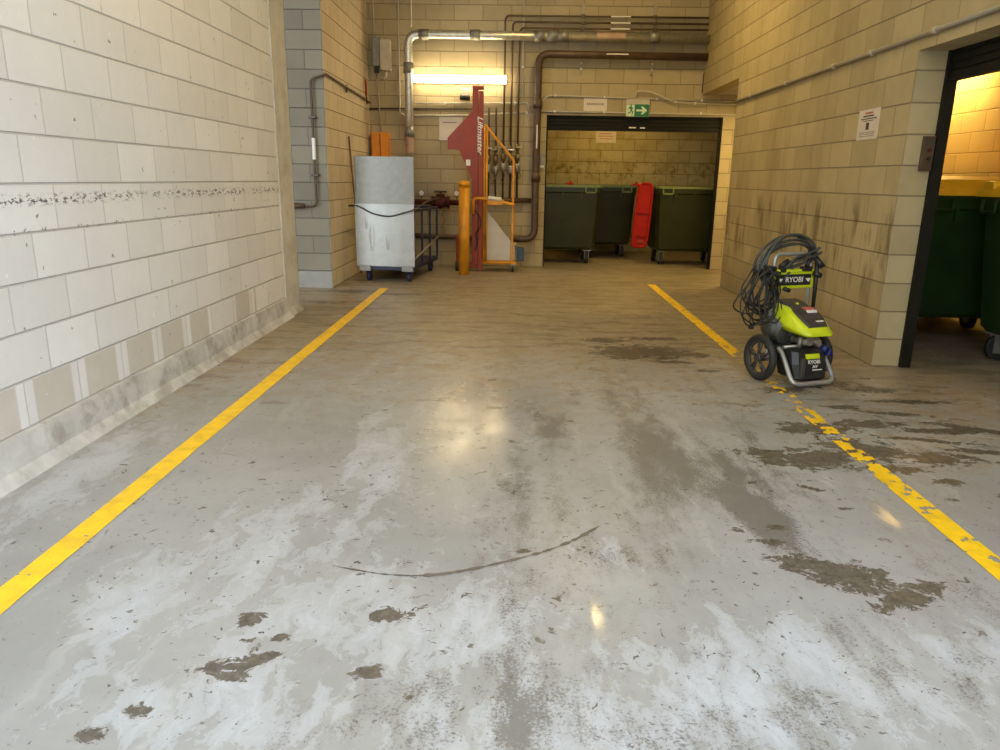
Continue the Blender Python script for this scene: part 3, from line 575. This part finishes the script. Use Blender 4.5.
# niche pipe: dark sprinkler pipe with tap
XW = -2.15
t = thing('standpipe', 'thin dark pipe turning round the grey wall end behind the pale column', 'pipe', (-2.28, 8.55, 1.0))
MB().tube(bend([(-.42, -.05, -.06), (.0, -.05, -.06), (.0, -.05, 1.30), (.155, -.05, 1.34), (.155, .06, 1.36), (.155, 2.53, 1.30)], .05), .013, 10).build('pipe', M_cu, t)
MB().tube([(-.42, -.05, -.06), (-.14, -.05, -.06)], .028, 10).tube([(-.34, -.05, -.1), (-.34, -.05, .06)], .024, 10).tube([(-.25, -.05, -.09), (-.25, -.05, -.03)], .036, 10).build('tap', M_cu, t)
for z in (.28, .9): MB().box(-.04, .04, -.07, 0, z - .012, z + .012, .004).build('bracket', M_cu, t)
MB().tube([(0, -.05, .45), (0, -.05, .68)], .0195, 10, cap=False).build('tape', M_white, t, label='white tape')
MB().box(.145, .165, 1.0, 1.03, 1.27, 1.36).build('bracket', M_cu, t)

# electrical things
t = thing('electrical_box', 'cream electrical box high on the back wall at its left end', 'electrical box', (-1.93, YB, 2.72))
MB().box(-.02, .12, -.14, 0, 0, .40, .008).build('cabinet', M_cond, t)
MB().box(-.135, -.03, -.10, 0, .06, .44, .008).build('switch_unit', M_dull, t)
MB().tube(bend([(.05, -.05, 0), (.05, -.05, -.08), (-.02, -.03, -.10)], .03), .012, 8).build('cable', M_white, t)
MB().box(-.12, -.06, -.05, -.0, -.02, .06).build('gland', M_black, t)
t = thing('orange_cabinet', 'orange metal cabinet on the back wall above the cart', 'cabinet', (-1.97, YB, 1.45))
MB().box(-.13, .115, -.16, 0, 0, .44, .01).build('body', M_ora2, t); MB().box(-.01, .0, -.166, -.16, .02, .42).build('seam', M_rust, t)
cond([(-2.02, YB - .03, 2.74), (-1.98, YB - .03, 1.9)], 'grey cable dropping from the electrical box to the orange cabinet', m=M_condl)
o = MB().tube([(-2.155 + .06, 9.95, .0), (-2.13, 9.62, 1.76)], .012, 8).build('wooden_pole', M_wood); tag(o, 'thin brown pole leaning on the wall behind the cart', 'pole')
o = MB().tube([(XW + .012, 10.86 + .05 * math.cos(a) * .7, 2.47 + .11 * math.sin(a)) for a in [k * math.pi / 12 for k in range(24)]], .006, 6, closed=True).tube([(XW + .012, 10.88, 2.36), (XW + .012, 10.9, 2.26)], .007, 6).build('wire_hook', M_redp); tag(o, 'thin red wire loop hanging on the lit wall above the cart', 'hook')

# signs
def sign(name, label, x0, x1, z0, z1, y=YB, m=None, cat='sign'):
    t = thing(name, label, cat, ((x0 + x1) / 2, y, (z0 + z1) / 2)); w, h = (x1 - x0) / 2, (z1 - z0) / 2
    MB().box(-w, w, -.006, 0, -h, h).build('panel', m or M_paper, t); return t, w, h
t, w, h = sign('notice', 'cream notice above the back doorway, left of the exit sign', .93, 1.26, 2.232, 2.402)
mb = MB(); random.seed(3); x = -w * .75
while x < w * .75:
    d = random.uniform(.015, .035); mb.box(x, x + d, -.008, -.006, -.008, .022); x += d + .008
mb.build('print', M_inkg, t)
t, w, h = sign('notice', 'pale notice on the wall inside the back bin room', 1.40, 1.76, 1.93, 2.18, 13.8)
mb = MB()
for k, (a, b) in enumerate(((-.5, .5), (-.7, .6), (-.7, .7), (-.6, .7))): mb.box(a * w, b * w, -.009, -.006, h * (.55 - .35 * k), h * (.63 - .35 * k))
mb.build('print', M_inkr, t)
t, w, h = sign('notice', 'cream notice on the back wall behind the red lifting arm', -1.14, -.80, 1.80, 2.12)
MB().box(-w * .7, w * .5, -.008, -.006, h * .5, h * .6).build('print', M_inkg, t)
t = thing('exit_sign', 'green exit sign with running figure and arrow above the back doorway', 'sign', (1.695, YB - .001, 2.28))
MB().box(-.165, .165, -.045, -.032, -.125, .112, .004).box(-.10, .10, -.034, 0, -.03, .08).build('housing', M_cond, t)
MB().box(-.16, .16, -.05, -.045, -.12, .045).build('panel', M_grn, t)
MB().box(-.16, -.045, -.052, -.05, -.115, .04).build('white_field', M_exw, t)
mb = MB()   # running figure in green on white
mb.tube([(-.095, -.053, .028), (-.095, -.0545, .028)], .011, 10); mb.prism([(-.118, .012), (-.09, .016), (-.078, -.03), (-.098, -.04)], 'y', -.0545, -.053)
mb.prism([(-.09, .008), (-.06, -.012), (-.064, -.02), (-.09, -.006)], 'y', -.0545, -.053); mb.prism([(-.118, .01), (-.14, -.018), (-.132, -.024), (-.11, -.004)], 'y', -.0545, -.053)
mb.prism([(-.098, -.035), (-.08, -.03), (-.062, -.06), (-.078, -.10), (-.086, -.096), (-.076, -.062)], 'y', -.0545, -.053); mb.prism([(-.1, -.034), (-.086, -.038), (-.104, -.075), (-.142, -.08), (-.142, -.068), (-.112, -.064)], 'y', -.0545, -.053)
mb.build('running_figure', M_grn, t)
MB().prism([(-.02, -.05), (.07, -.05), (.045, -.09), (.075, -.09), (.135, -.037), (.075, .016), (.045, .016), (.07, -.024), (-.02, -.024)], 'y', -.052, -.05).build('arrow', M_exw, t)
t = thing('switch_box', 'small white switch box beside the back doorway', 'switch', (.355, YB, 1.54))
MB().box(-.03, .03, -.04, 0, -.09, .09, .006).build('body', M_dull, t); MB().box(-.032, .032, -.045, 0, -.10, -.07, .004).build('base', M_white, t); MB().box(-.012, .012, -.046, -.04, -.03, .05).build('buttons', M_inkg, t)
# notice on right wall
t = thing('notice', 'white printed notice on the right wall near the bin room doorway', 'sign', (XR, 5.78, 1.70), group=None)
MB().box(-.004, 0, -.165, .165, -.105, .11).build('panel', M_paper, t)
F = []
mb = MB(); mb.box(-.006, -.004, -.06, .06, .078, .090).build('heading', M_inkr, t)
mb = MB(); mb.box(-.006, -.004, -.13, .12, .040, .047).box(-.006, -.004, -.08, .09, .058, .068).box(-.006, -.004, -.08, .08, .026, .031); mb.build('print', M_ink, t)
MB().box(-.006, -.004, -.02, .025, -.035, .015).build('pictogram', M_ink, t)
mb = MB()
for z in (-.055, -.068, -.082): mb.box(-.006, -.004, -.12, .12, z, z + .005)
mb.build('small_print', M_inkg, t)
t = thing('control_panel', 'tall metal push button panel on the block pier by the right doorway', 'control panel', (2.752, 5.199, 1.48))
MB().box(-.042, .034, -.03, 0, -.115, .11, .004).build('plate', M_cu, t)
MB().box(-.028, .02, -.034, -.03, .06, .09).build('upper_label', M_ink, t)
MB().tube([(.0, -.03, .02), (.0, -.045, .02)], .013, 12).build('button', M_rust, t, label='dull red button')
MB().tube([(-.0, -.03, -.035), (-.0, -.042, -.035)], .014, 12).build('button', M_black, t, label='dark button')

# ---------------------------------------------------------------- bins
def bin_(name, label, x, y, w, d, rim, body, lidm=None, lid=False, rz=0, group='wheeled waste bins'):
    """large four wheeled waste bin, front towards -y; origin on the floor at the front centre"""
    t = thing(name, label, 'bin', (x, y, 0), rz, group); W2 = w / 2
    def sec(z, ix, iy0, iy1, c=.05):
        a, b, e, f = -W2 + ix, W2 - ix, iy0, d - iy1
        return [(a + c, e, z), (b - c, e, z), (b, e + c, z), (b, f - c, z), (b - c, f, z), (a + c, f, z), (a, f - c, z), (a, e + c, z)]
    MB().loft([sec(.22, .09, .13, .10), sec(.26, .06, .10, .08), sec(.75, .03, .05, .04), sec(1.08, .015, .02, .02), sec(1.10, .0, .0, .0), sec(1.17, .0, .0, .0)]).build('body', body, t)
    MB().loft([sec(1.165, -.015, -.02, -.02), sec(1.20, -.015, -.02, -.02)]).build('rim', rim, t)
    for xx in (-W2 + .17, W2 - .17): MB().tube(bend([(xx - .075, -.01, 1.17), (xx - .075, -.035, 1.17), (xx - .075, -.035, 1.09), (xx + .075, -.035, 1.09), (xx + .075, -.035, 1.17), (xx + .075, -.01, 1.17)], .02, 3), .012, 8).build('front_handle', M_binrim if not lid else body, t)
    for k in range(3): MB().box(-W2 * .5 + k * W2 * .5 - .012, -W2 * .5 + k * W2 * .5 + .012, .0, .04, 1.0, 1.10).build('rib', body, t)
    for q in (-1, 1): MB().tube([(q * W2 + q * .06, d / 2, 1.07), (q * W2 - q * .02, d / 2, 1.07)], .022, 10).build('lifting_pin', M_rub, t)
    if lid:
        mb = MB(); z0 = 1.20
        prof = [(-.03, z0), (-.03, z0 + .035), (.05, z0 + .12), (d * .35, z0 + .15), (d * .8, z0 + .15), (d + .02, z0 + .05), (d + .02, z0)]
        mb.prism(prof, 'x', -W2 - .01, W2 + .01); mb.build('lid', lidm, t)
        for q in (-W2 + .10, W2 - .10): MB().box(q - .06, q + .06, -.02, .06, z0 + .05, z0 + .11, .01).build('lid_grip', lidm, t)
    for sx in (-1, 1):
        for yy in (.2, d - .2):
            c = MB(); X = sx * (W2 - .17)
            c.box(X - .06, X + .06, yy - .06, yy + .06, .20, .225); c.box(X - .035, X - .028, yy - .03, yy + .05, .06, .20); c.box(X + .028, X + .035, yy - .03, yy + .05, .06, .20)
            c = c.build('castor', M_dull, t)
            MB().tube([(X - .024, yy + .03, .1), (X + .024, yy + .03, .1)], .098, 22).build('wheel', M_rub, c); MB().tube([(X - .026, yy + .03, .1), (X + .026, yy + .03, .1)], .045, 16).build('hub', M_dull, c)
    return t
bin_('waste_bin', 'open green bin at the left side of the back doorway', .70, 11.45, 1.18, 1.0, M_binrim, M_bin)
bin_('waste_bin', 'dark green bin set back between the two front bins', 1.50, 12.57, 1.00, .95, M_binrim, M_bin)
bin_('waste_bin', 'open green bin at the right side of the back doorway behind the red tray', 2.70, 11.47, 1.16, 1.0, M_binrim, M_bin)
bin_('waste_bin', 'dark green bin with a flat yellow lid nearest the block pier in the right doorway', 3.74, 5.90, 1.22, 1.0, M_bin2, M_bin2, M_ylid, True)
bin_('waste_bin', 'dark green bin with a yellow lid cut off by the right edge of the photo', 3.43, 5.02, 1.22, 1.0, M_bin2, M_bin2, M_ylid, True, rz=-math.pi / 2)
bin_('waste_bin', 'unseen added dark green bin with a yellow lid directly behind the one nearest the block pier', 3.74, 7.05, 1.22, 1.0, M_bin2, M_bin2, M_ylid, True)  # added out of sight to block lamp light spilling under the bins
# red tray standing on end
t = thing('red_tray', 'long red plastic lid standing on end against the green bins', 'lid', (1.915, 11.33, 0), 0)
def trs(z, w, cx, dy, dp):
    return [(cx - w, dy, z), (cx + w, dy, z), (cx + w, dy + dp, z), (cx - w, dy + dp, z)]
mb = MB(); secs = []
prof = [(.30, .085, -.03), (.33, .115, -.028), (.45, .125, -.02), (.8, .125, .0), (1.1, .12, .02), (1.21, .105, .03), (1.235, .07, .03)]
mb.loft([trs(z, w, cx, .03 + (z - .3) * .05, .03) for z, w, cx in prof]); mb.build('back', M_redp, t)
mb = MB()
for s in (-1, 1): mb.tube([(cx + s * (w - .012), .03 + (z - .3) * .05, z) for z, w, cx in prof], .018, 8)
mb.tube([(-.11, .03, .30), (.05, .03, .30)], .018, 8).tube([(-.04, .08, 1.235), (.09, .08, 1.235)], .02, 8).build('rolled_edge', M_redp, t)
mb = MB()
for z in (.46, .80): mb.box(-.10 + .02 * z, .08 + .02 * z, .0 + (z - .3) * .05, .04 + (z - .3) * .05, z, z + .02)
mb.build('cross_ribs', M_redp, t)
MB().box(-.05, .03, .01, .03, .36, .40).build('catch', M_red, t)
for x, l in ((.80, 'small red latch on the rim of the left back bin'), (1.80, 'small red latch on the bin rim beside the red tray')):
    o = MB().box(x - .05, x + .05, 11.43, 11.47, 1.20, 1.235, .008).box(x - .015, x + .02, 11.43, 11.45, 1.23, 1.26, .004).build('bin_latch', M_redp); tag(o, l, 'latch')

# ---------------------------------------------------------------- flat cart
t = thing('platform_cart', 'navy platform cart with a tall silver sheet at its near end', 'cart', (-1.60, 9.1, 0), math.radians(-6))
MB().box(-.345, .345, 0.02, 1.45, .145, .20, .008).build('deck', M_navy, t)
mb = MB().prism([(-.36, .20), (.36, .20), (.36, .95), (-.36, .95)], 'y', -.012, .0)
mb.box(-.375, -.36, -.02, .02, .20, .95); mb.box(-.36, .36, -.016, -.0, .93, .955); mb.build('end_panel', M_sheet, t, label='bright dented lower metal sheet')
MB().box(-.365, .36, .004, .016, .9, 1.51).box(-.375, -.365, -.01, .03, .9, 1.51).build('upper_panel', M_dull, t, label='dull grey upper metal sheet')
mb = MB()
for x, z, rx, rz_ in ((-.17, .55, .045, .22), (.03, .5, .03, .13), (-.24, .72, .02, .10)): mb.ball((x, -.004, z), 1, rx, .014, rz_)
mb.build('dent', M_sheet, t)
for x in (-.27, .27):
    MB().box(x - .07, x + .07, -.03, .04, .14, .21, .004).build('bracket', M_dull, t)
for x in (-.26, .26):
    for y in (.12, 1.32):
        c = MB().box(x - .04, x + .04, y - .05, y + .05, .125, .15).box(x - .032, x - .026, y - .03, y + .03, .05, .13).box(x + .026, x + .032, y - .03, y + .03, .05, .13).build('castor', M_navy, t)
        MB().tube([(x - .022, y, .062), (x + .022, y, .062)], .062, 18).build('wheel', M_navy, c)
for x in (.3375, -.3375):
    for y in (.06, .50, .96, 1.42): MB().box(x - .0125, x + .0125, y - .013, y + .013, .2, .88).build('side_post', M_navy, t)
for x in (.3375, -.3375): MB().box(x - .0155, x + .0155, .04, 1.44, .86, .89).build('top_rail', M_navy, t)
MB().box(-.321, .321, 1.41, 1.44, .86, .89).build('end_rail', M_navy, t)
MB().tube([(.36, .02, .30), (.36, 1.40, .47)], .013, 8).build('loose_rod', M_dull, t)
MB().tube(spline([(-.40, -.01, .93), (-.32, -.03, .92), (-.15, -.032, .84), (.05, -.032, .81), (.22, -.032, .85), (.37, -.02, .90), (.38, .7, .98), (.37, 1.40, 1.0)], 6), .009, 8).build('strap', M_dkcov, t, label='thin dark elastic strap')
MB().box(-.46, -.37, -.02, .01, .915, .94, .006).build('handle_stub', M_black, t)
# backflow valve with gauges and chain
t = thing('backflow_valve', 'dark red flanged valve on a low pipe between the cart and the bollard', 'valve', (-1.11, 10.92, .93))
MB().tube([(-.13, 0, 0), (-.10, 0, 0)], .09, 18).tube([(.10, 0, 0), (.13, 0, 0)], .09, 18).tube([(-.12, 0, 0), (-.05, 0, 0), (0, 0, 0), (.05, 0, 0), (.12, 0, 0)], [.06, .085, .095, .085, .06], 18).tube([(0, 0, .05), (0, 0, .12)], .06, 14).build('body', M_rust, t)
MB().torus((0, 0, .15), (0, 0, 1), .085, .012, 24, 8).tube([(0, 0, .1), (0, 0, .16)], .014, 8).box(-.085, .085, -.01, .01, .144, .156).build('handwheel', M_black, t)
MB().tube([(-.375, 0, 0), (-.12, 0, 0)], .04, 14).tube([(.12, 0, 0), (.36, 0, 0)], .04, 14).build('pipe', M_rust, t)
for x in (-.27, .24):
    g = MB().tube([(x, -.02, .0), (x, -.02, .09)], .01, 8).tube([(x, .0, .13), (x, -.05, .13)], .045, 16).build('gauge', M_brass, t); MB().tube([(x, -.05, .13), (x, -.054, .13)], .036, 16).build('dial', M_white, g)
mb = MB()
for k in range(9):
    for s in (-1, 1): mb.torus((.0 + s * .05 + .015 * math.sin(k * 1.7 + s), -.07, -.08 - .045 * k), (1, 0, 0) if k % 2 else (0, 1, 0), .018, .005, 10, 5)
mb.build('chain', M_brass, t)
o = MB().tube([(-2.1, YB - .05, .44), (-.2, YB - .05, .42)], .04, 12).build('drain_pipe', M_cu); tag(o, 'dark horizontal pipe low on the back wall behind the cart', 'pipe')

# ---------------------------------------------------------------- bollard and bin lifter
t = thing('bollard', 'yellow orange steel bollard standing in front of the red mast', 'bollard', (-.70, 10.0, 0))
MB().tube([(0, 0, 0), (0, 0, 1.17)], .072, 24).build('post', M_ora, t)
MB().tube([(0, 0, 1.165), (0, 0, 1.215), (0, 0, 1.235), (0, 0, 1.245)], [.080, .080, .065, .03], 24).build('cap', M_ora, t)

t = thing('bin_lifter', 'red and orange bin lifter with a tall mast under the tube lamp', 'bin lifter', (-.54, 10.4, 0))
MB().box(-.075, .005, -.05, .05, .10, 2.43, .008).box(.012, .072, -.045, .04, .02, 2.40, .006).build('mast', M_red, t)
MB().box(-.08, .075, -.055, .055, 2.42, 2.46, .006).build('mast_cap', M_red, t)
MB().prism([(-.06, 2.16), (-.41, 1.80), (-.41, 1.66), (-.25, 1.64), (-.06, 1.20)], 'y', -.055, -.02).build('lifting_arm', M_red, t)
MB().box(-.41, -.22, -.065, .1, 1.655, 1.685).build('arm_flange', M_red, t)
MB().box(-.16, -.10, -.059, -.055, 1.44, 1.52).build('sticker', M_textw, t)
MB().box(-.19, -.185, -.06, -.055, 1.7, 1.72).box(-.30, .0, -.04, .12, .05, .13, .01).box(-.30, -.26, -.04, .1, .05, .5, .01).build('base_frame', M_red, t)
MB().box(.08, .56, -.03, .35, .11, .15).build('base_plate', M_ora, t)
mb = MB(); r = .016
mb.tube(bend([(.09, -.03, .13), (.09, -.03, 1.98), (.49, -.03, 1.52), (.49, -.03, .13), (.09, -.03, .13)], .03), r, 8)
mb.tube([(.125, -.03, .13), (.125, -.03, 1.92)], r * .8, 8)
mb.build('guard_frame', M_ora, t)
MB().tube(bend([(-.055, -.09, .80), (-.055, -.09, .99), (.0, -.09, 1.01), (.18, -.09, 1.0), (.50, -.09, .93), (.50, -.03, .93)], .05), .022, 10).build('push_handle', M_ora, t)
MB().box(.14, .36, -.115, -.07, .92, 1.0, .012).build('handle_box', M_ora, t); MB().tube([(.15, -.11, 1.02), (.33, -.11, 1.0)], .026, 12).build('handle_grip', M_white, t)
MB().prism([(.13, .16), (.54, .16), (.55, .38), (.47, .43), (.13, .84)], 'y', .0, .02).box(.53, .55, .0, .3, .16, .38).build('side_panel', M_cond, t)
MB().box(.56, .66, .02, .3, .15, .33, .01).build('power_unit', mat('faded_blue', (.03, .06, .09), .5), t)
MB().tube(spline([(-.06, -.06, .86), (.01, -.09, .80), (.05, -.09, .7), (.03, -.09, .6), (-.02, -.07, .52), (-.0, -.06, .42), (-.03, -.06, .3)], 6), .010, 8).build('hose', M_black, t)
for x, yy in ((.50, .0), (.50, .30)):
    c = MB().box(x - .03, x + .03, yy - .03, yy + .04, .09, .11).box(x - .024, x - .019, yy - .02, yy + .02, .04, .1).box(x + .019, x + .024, yy - .02, yy + .02, .04, .1).build('castor', M_dull, t)
    MB().tube([(x - .016, yy, .05), (x + .016, yy, .05)], .05, 16).build('wheel', M_rub, c)
for yy in (.0, .30):
    w_ = MB().tube([(-.305, yy, .075), (-.265, yy, .075)], .075, 18).build('wheel', M_rub, t); MB().tube([(-.308, yy, .075), (-.262, yy, .075)], .03, 12).build('hub', M_white, w_)
lettering('Liftmaster', .105, M_textw, t, face_cam(.028, -.052, 1.84, 90, 0, -90), shear=.35, sx=1.13)

# ---------------------------------------------------------------- pressure washer (front towards local -y)
t = thing('pressure_washer', 'lime green and black pressure washer with coiled hose parked by the right wall', 'pressure washer', (1.845, 4.822, 0), math.radians(20))
for s in (-1, 1):
    X = s * .225; R = .155
    w_ = MB(); w_.torus((X, 0, R), (1, 0, 0), R - .024, .024, 40, 10); w_ = w_.build('wheel', M_rub, t)
    mb = MB(); mb.torus((X, 0, R), (1, 0, 0), R - .045, .012, 36, 8); mb.tube([(X - .03, 0, R), (X + .03, 0, R)], .028, 18)
    for k in range(5):
        a = 2 * math.pi * k / 5 + .3
        for da in (-.16, .16):
            mb.tube([(X + s * .012, math.cos(a + da * .6) * .02, R + math.sin(a + da * .6) * .02), (X + s * .004, math.cos(a + da) * .108, R + math.sin(a + da) * .108)], .008, 6)
    mb.build('rim', M_dkcov, w_)
MB().tube([(-.22, 0, .155), (.22, 0, .155)], .011, 10).build('axle', M_tubeS, t)
mb = MB(); mb.tube(bend([(-.145, .03, .12), (-.145, .06, .79), (-.12, .065, .825), (.12, .065, .825), (.145, .06, .79), (.145, .03, .12)], .05), .0135, 12); mb.build('handle_frame', M_tubeS, t)
mb = MB(); mb.tube(bend([(-.15, .03, .235), (-.15, -.10, .235), (-.165, -.265, .03), (.165, -.265, .03), (.165, -.10, .235), (.15, .03, .235)], .06), .0155, 12)
mb.tube([(-.15, .03, .12), (-.15, .03, .235)], .0135, 10); mb.tube([(.15, .03, .12), (.15, .03, .235)], .0135, 10)
mb.build('foot_frame', M_tubeS, t)
# motor and pump
MB().tube([(-.09, .10, .36), (-.09, .07, .36), (-.07, -.05, .33)], [.085, .10, .085], 22).tube([(-.06, .02, .34), (.10, .02, .34)], .075, 18).build('motor', M_motor, t)
mb = MB()
for k in range(6): mb.torus((-.085 + .004 * k, .06 - .022 * k, .352 - .004 * k), (.1, -1, -.15), .093, .005, 28, 6)
mb.build('motor_fins', M_motor, t)
mb = MB().box(-.02, .11, -.16, -.02, .255, .30, .012).tube([(.02, -.17, .28), (.02, -.10, .28)], .028, 12).tube([(.08, -.18, .275), (.08, -.08, .275)], .022, 12).tube([(-.02, -.12, .235), (-.02, -.12, .31)], .016, 10).box(-.04, .13, -.17, -.155, .325, .338, .004).tube([(-.13, -.1, .24), (.14, -.1, .24)], .012, 8)
mb.build('pump', M_cast, t)
MB().tube([(.10, -.19, .25), (.13, -.20, .22)], .022, 12).tube([(.13, -.20, .22), (.155, -.20, .205)], .028, 12).ball((.16, -.20, .20), .022).build('inlet_connector', M_blue, t, label='blue hose connector')
MB().box(-.17, -.07, -.09, .05, .20, .255, .02).box(-.10, .12, -.02, .12, .2, .30, .02).build('chassis', M_black, t)
# black front box
def rsec(z, w, y0, y1, c=.03): return [(-w + c, y0, z), (w - c, y0, z), (w, y0 + c, z), (w, y1 - c, z), (w - c, y1, z), (-w + c, y1, z), (-w, y1 - c, z), (-w, y0 + c, z)]
bx = MB().loft([rsec(.045, .10, -.245, -.05), rsec(.06, .125, -.255, -.04), rsec(.15, .135, -.235, -.02), rsec(.225, .125, -.205, 0), rsec(.24, .10, -.19, 0)]).build('detergent_tank', M_black, t)
MB().box(-.105, -.075, -.262, -.235, .07, .2, .006, M=None).build('tank_rib', M_dkcov, bx)
def onfront(x, z): return Matrix.Translation((x, -.2375 - (.15 - z) * .24 - .006 if z < .15 else -.2375 + (z - .15) * .4 - .004, z))
def ftxt(s, size, x, z, m, nm): return lettering(s, size, m, bx, onfront(x, z) @ Matrix.Rotation(math.radians(90 - (22 if z > .15 else -13)), 4, 'X'), name=nm)
MB().box(-.05, .06, -.001, .0015, -.016, .016, M=onfront(0, .198) @ Matrix.Rotation(math.radians(-22), 4, 'X')).build('lime_label', M_lime, bx)
ftxt('RYOBI', .034, .01, .163, M_textw, 'lettering'); ftxt('36V', .026, .012, .135, M_textw, 'lettering')
MB().box(-.01, .065, -.001, .001, -.003, .003, M=onfront(0, .115)).build('fine_print', M_textw, bx)
# cover: lime shell with charcoal top, high at the back
cv = []
for y, zt, w, zb in ((.155, .435, .055, .405), (.14, .475, .095, .385), (.08, .515, .125, .375), (0, .505, .137, .372), (-.10, .475, .14, .352), (-.19, .43, .132, .345), (-.255, .385, .112, .338), (-.28, .36, .085, .340)):
    cv.append([(-w * .93, y, zb), (w * .93, y, zb), (w, y, zb + (zt - zb) * .35), (w * .80, y, zt - .012), (w * .55, y, zt), (-w * .55, y, zt), (-w * .80, y, zt - .012), (-w, y, zb + (zt - zb) * .35)])
cov = MB().loft(cv, smooth=True).build('cover', M_lime, t)
cp = []
for y, zt, w in ((.13, .484, .045), (.08, .519, .085), (0, .510, .088), (-.05, .496, .072), (-.10, .480, .090), (-.19, .436, .088), (-.245, .400, .072)):
    cp.append([(-w, y, zt - .012), (w, y, zt - .012), (w * .9, y, zt + .007), (-w * .9, y, zt + .007)])
MB().loft(cp, smooth=False).build('cover_top', M_dkcov, cov, label='charcoal top panel')
MB().box(-.01, .055, -.125, -.085, .481, .497, M=Matrix.Rotation(0, 4, 'X')).build('warning_sticker', M_inkr, cov); MB().box(-.005, .06, -.150, -.125, .468, .484).build('warning_sticker', M_textw, cov)
MB().tube([(.0, -.03, .505), (.0, -.03, .515)], .012, 12).build('logo_dot', M_lime, cov)
MB().box(.0, .055, -.222, -.212, .415, .430).build('fine_print', M_textw, cov)
# cross panel with name
pn = MB().box(-.165, .165, .03, .055, .60, .715, .01).box(-.15, .15, .02, .06, .71, .728, .006).build('cross_panel', M_lime, t)
MB().box(-.145, .135, .024, .031, .622, .695, .003).build('name_plate', M_black, pn)
lettering('RYOBI', .048, M_textw, pn, Matrix.Translation((.0, .0225, .659)) @ Matrix.Rotation(math.radians(90), 4, 'X'), sx=1.05)
for x, s in ((-.115, 1), (.11, 1)):
    MB().prism([(x - .022, .668), (x + .022, .668), (x + .008, .645), (x - .0, .645)], 'y', .022, .024).build('white_mark', M_textw, pn)
MB().tube([(-.12, .03, .745), (-.06, .03, .785)], .016, 10).box(-.12, -.08, .01, .05, .71, .745, .006).build('wand_clip', M_black, t)
MB().tube([(.09, .03, .745), (.12, .03, .795)], .014, 10).box(.05, .13, .01, .05, .715, .745, .006).build('wand_clip', M_black, t)
MB().tube([(.14, .01, .70), (.19, .0, .685)], .018, 10).build('knob', M_black, t)
MB().tube([(-.08, .02, .605), (-.04, .01, .59)], .014, 10).build('knob', M_black, t)
MB().tube([(.165, .02, .78), (.172, .02, .64), (.16, .0, .45)], [.016, .014, .012], 10).tube([(.155, .03, .80), (.19, -.01, .74)], .02, 10).build('spray_gun', M_black, t)
# high pressure hose: wide arching coil over the top of the frame
mb = MB(); random.seed(7)
for k in range(7):
    ph = k * .9; rx = .205 + .018 * math.sin(ph * 1.7); rz_ = .165 + .014 * math.cos(ph * 2.1); pts = []
    for j in range(40):
        a = 2 * math.pi * j / 40
        x = -.04 + rx * math.cos(a) - .03 * math.sin(a); z = .765 + (.03 * (k % 3) - .03 if 0 else 0) + rz_ * (1 - .13 * (k % 3)) * math.sin(a) + .05 * math.cos(a)
        if math.sin(a) < 0: z = .770 + .03 * (k % 3) - .01 + rz_ * math.sin(a) * .10 + .05 * math.cos(a) - .16 * max(0, -math.cos(a)) * abs(math.sin(a))
        y = -.0 + .1 * math.sin(a * .5 + ph) * .35 + .012 * (k - 3) + (.06 if -.2 < math.sin(a) < 1 and abs(math.cos(a)) < .8 else .0) * 0 - (0.0)
        pts.append((x, y + .065, z))
    if k < 5: mb.tube(pts, .0088, 8, closed=True)
    else: mb.tube(pts[:22], .0088, 8)
mb.build('pressure_hose', M_hose, t)
# power cord: tangle hanging at the left
mb = MB(); random.seed(12)
for k in range(20):
    cx = -.225 + random.uniform(-.045, .03); top = .72 + random.uniform(-.03, .03); bot = random.uniform(.36, .50); w0 = random.uniform(.05, .12); pts = []
    dx = random.uniform(-.07, .05); y0 = random.uniform(-.03, .09)
    for j in range(10):
        a = 2 * math.pi * j / 10
        pts.append((cx + dx * (1 - math.cos(a - math.pi / 2)) * .4 + w0 * math.cos(a) * (1.0 - .45 * math.sin(a)) + random.uniform(-.012, .012), y0 + .04 * math.sin(a + k) + random.uniform(-.01, .01), (top + bot) / 2 + (top - bot) / 2 * math.sin(a)))
    mb.tube(spline(pts, 6, True), .0048, 6, closed=True)
mb.tube(spline([(-.17, .03, .62), (-.165, .0, .52), (-.15, .0, .45), (-.10, .02, .43), (-.06, .03, .41)], 6), .0048, 6)
mb.tube(spline([(-.30, .02, .45), (-.32, .02, .40), (-.30, .02, .37)], 5), .0048, 6).box(-.318, -.285, .01, .035, .345, .375, .005)
mb.build('power_cord', M_cord, t)
mb = MB()
for k in range(4): mb.torus((-.20, .03, .71 + .012 * k), (.2, .1, 1), .038 + .004 * (k % 2), .006, 18, 6)
mb.build('cord_wrap', M_cord, t)
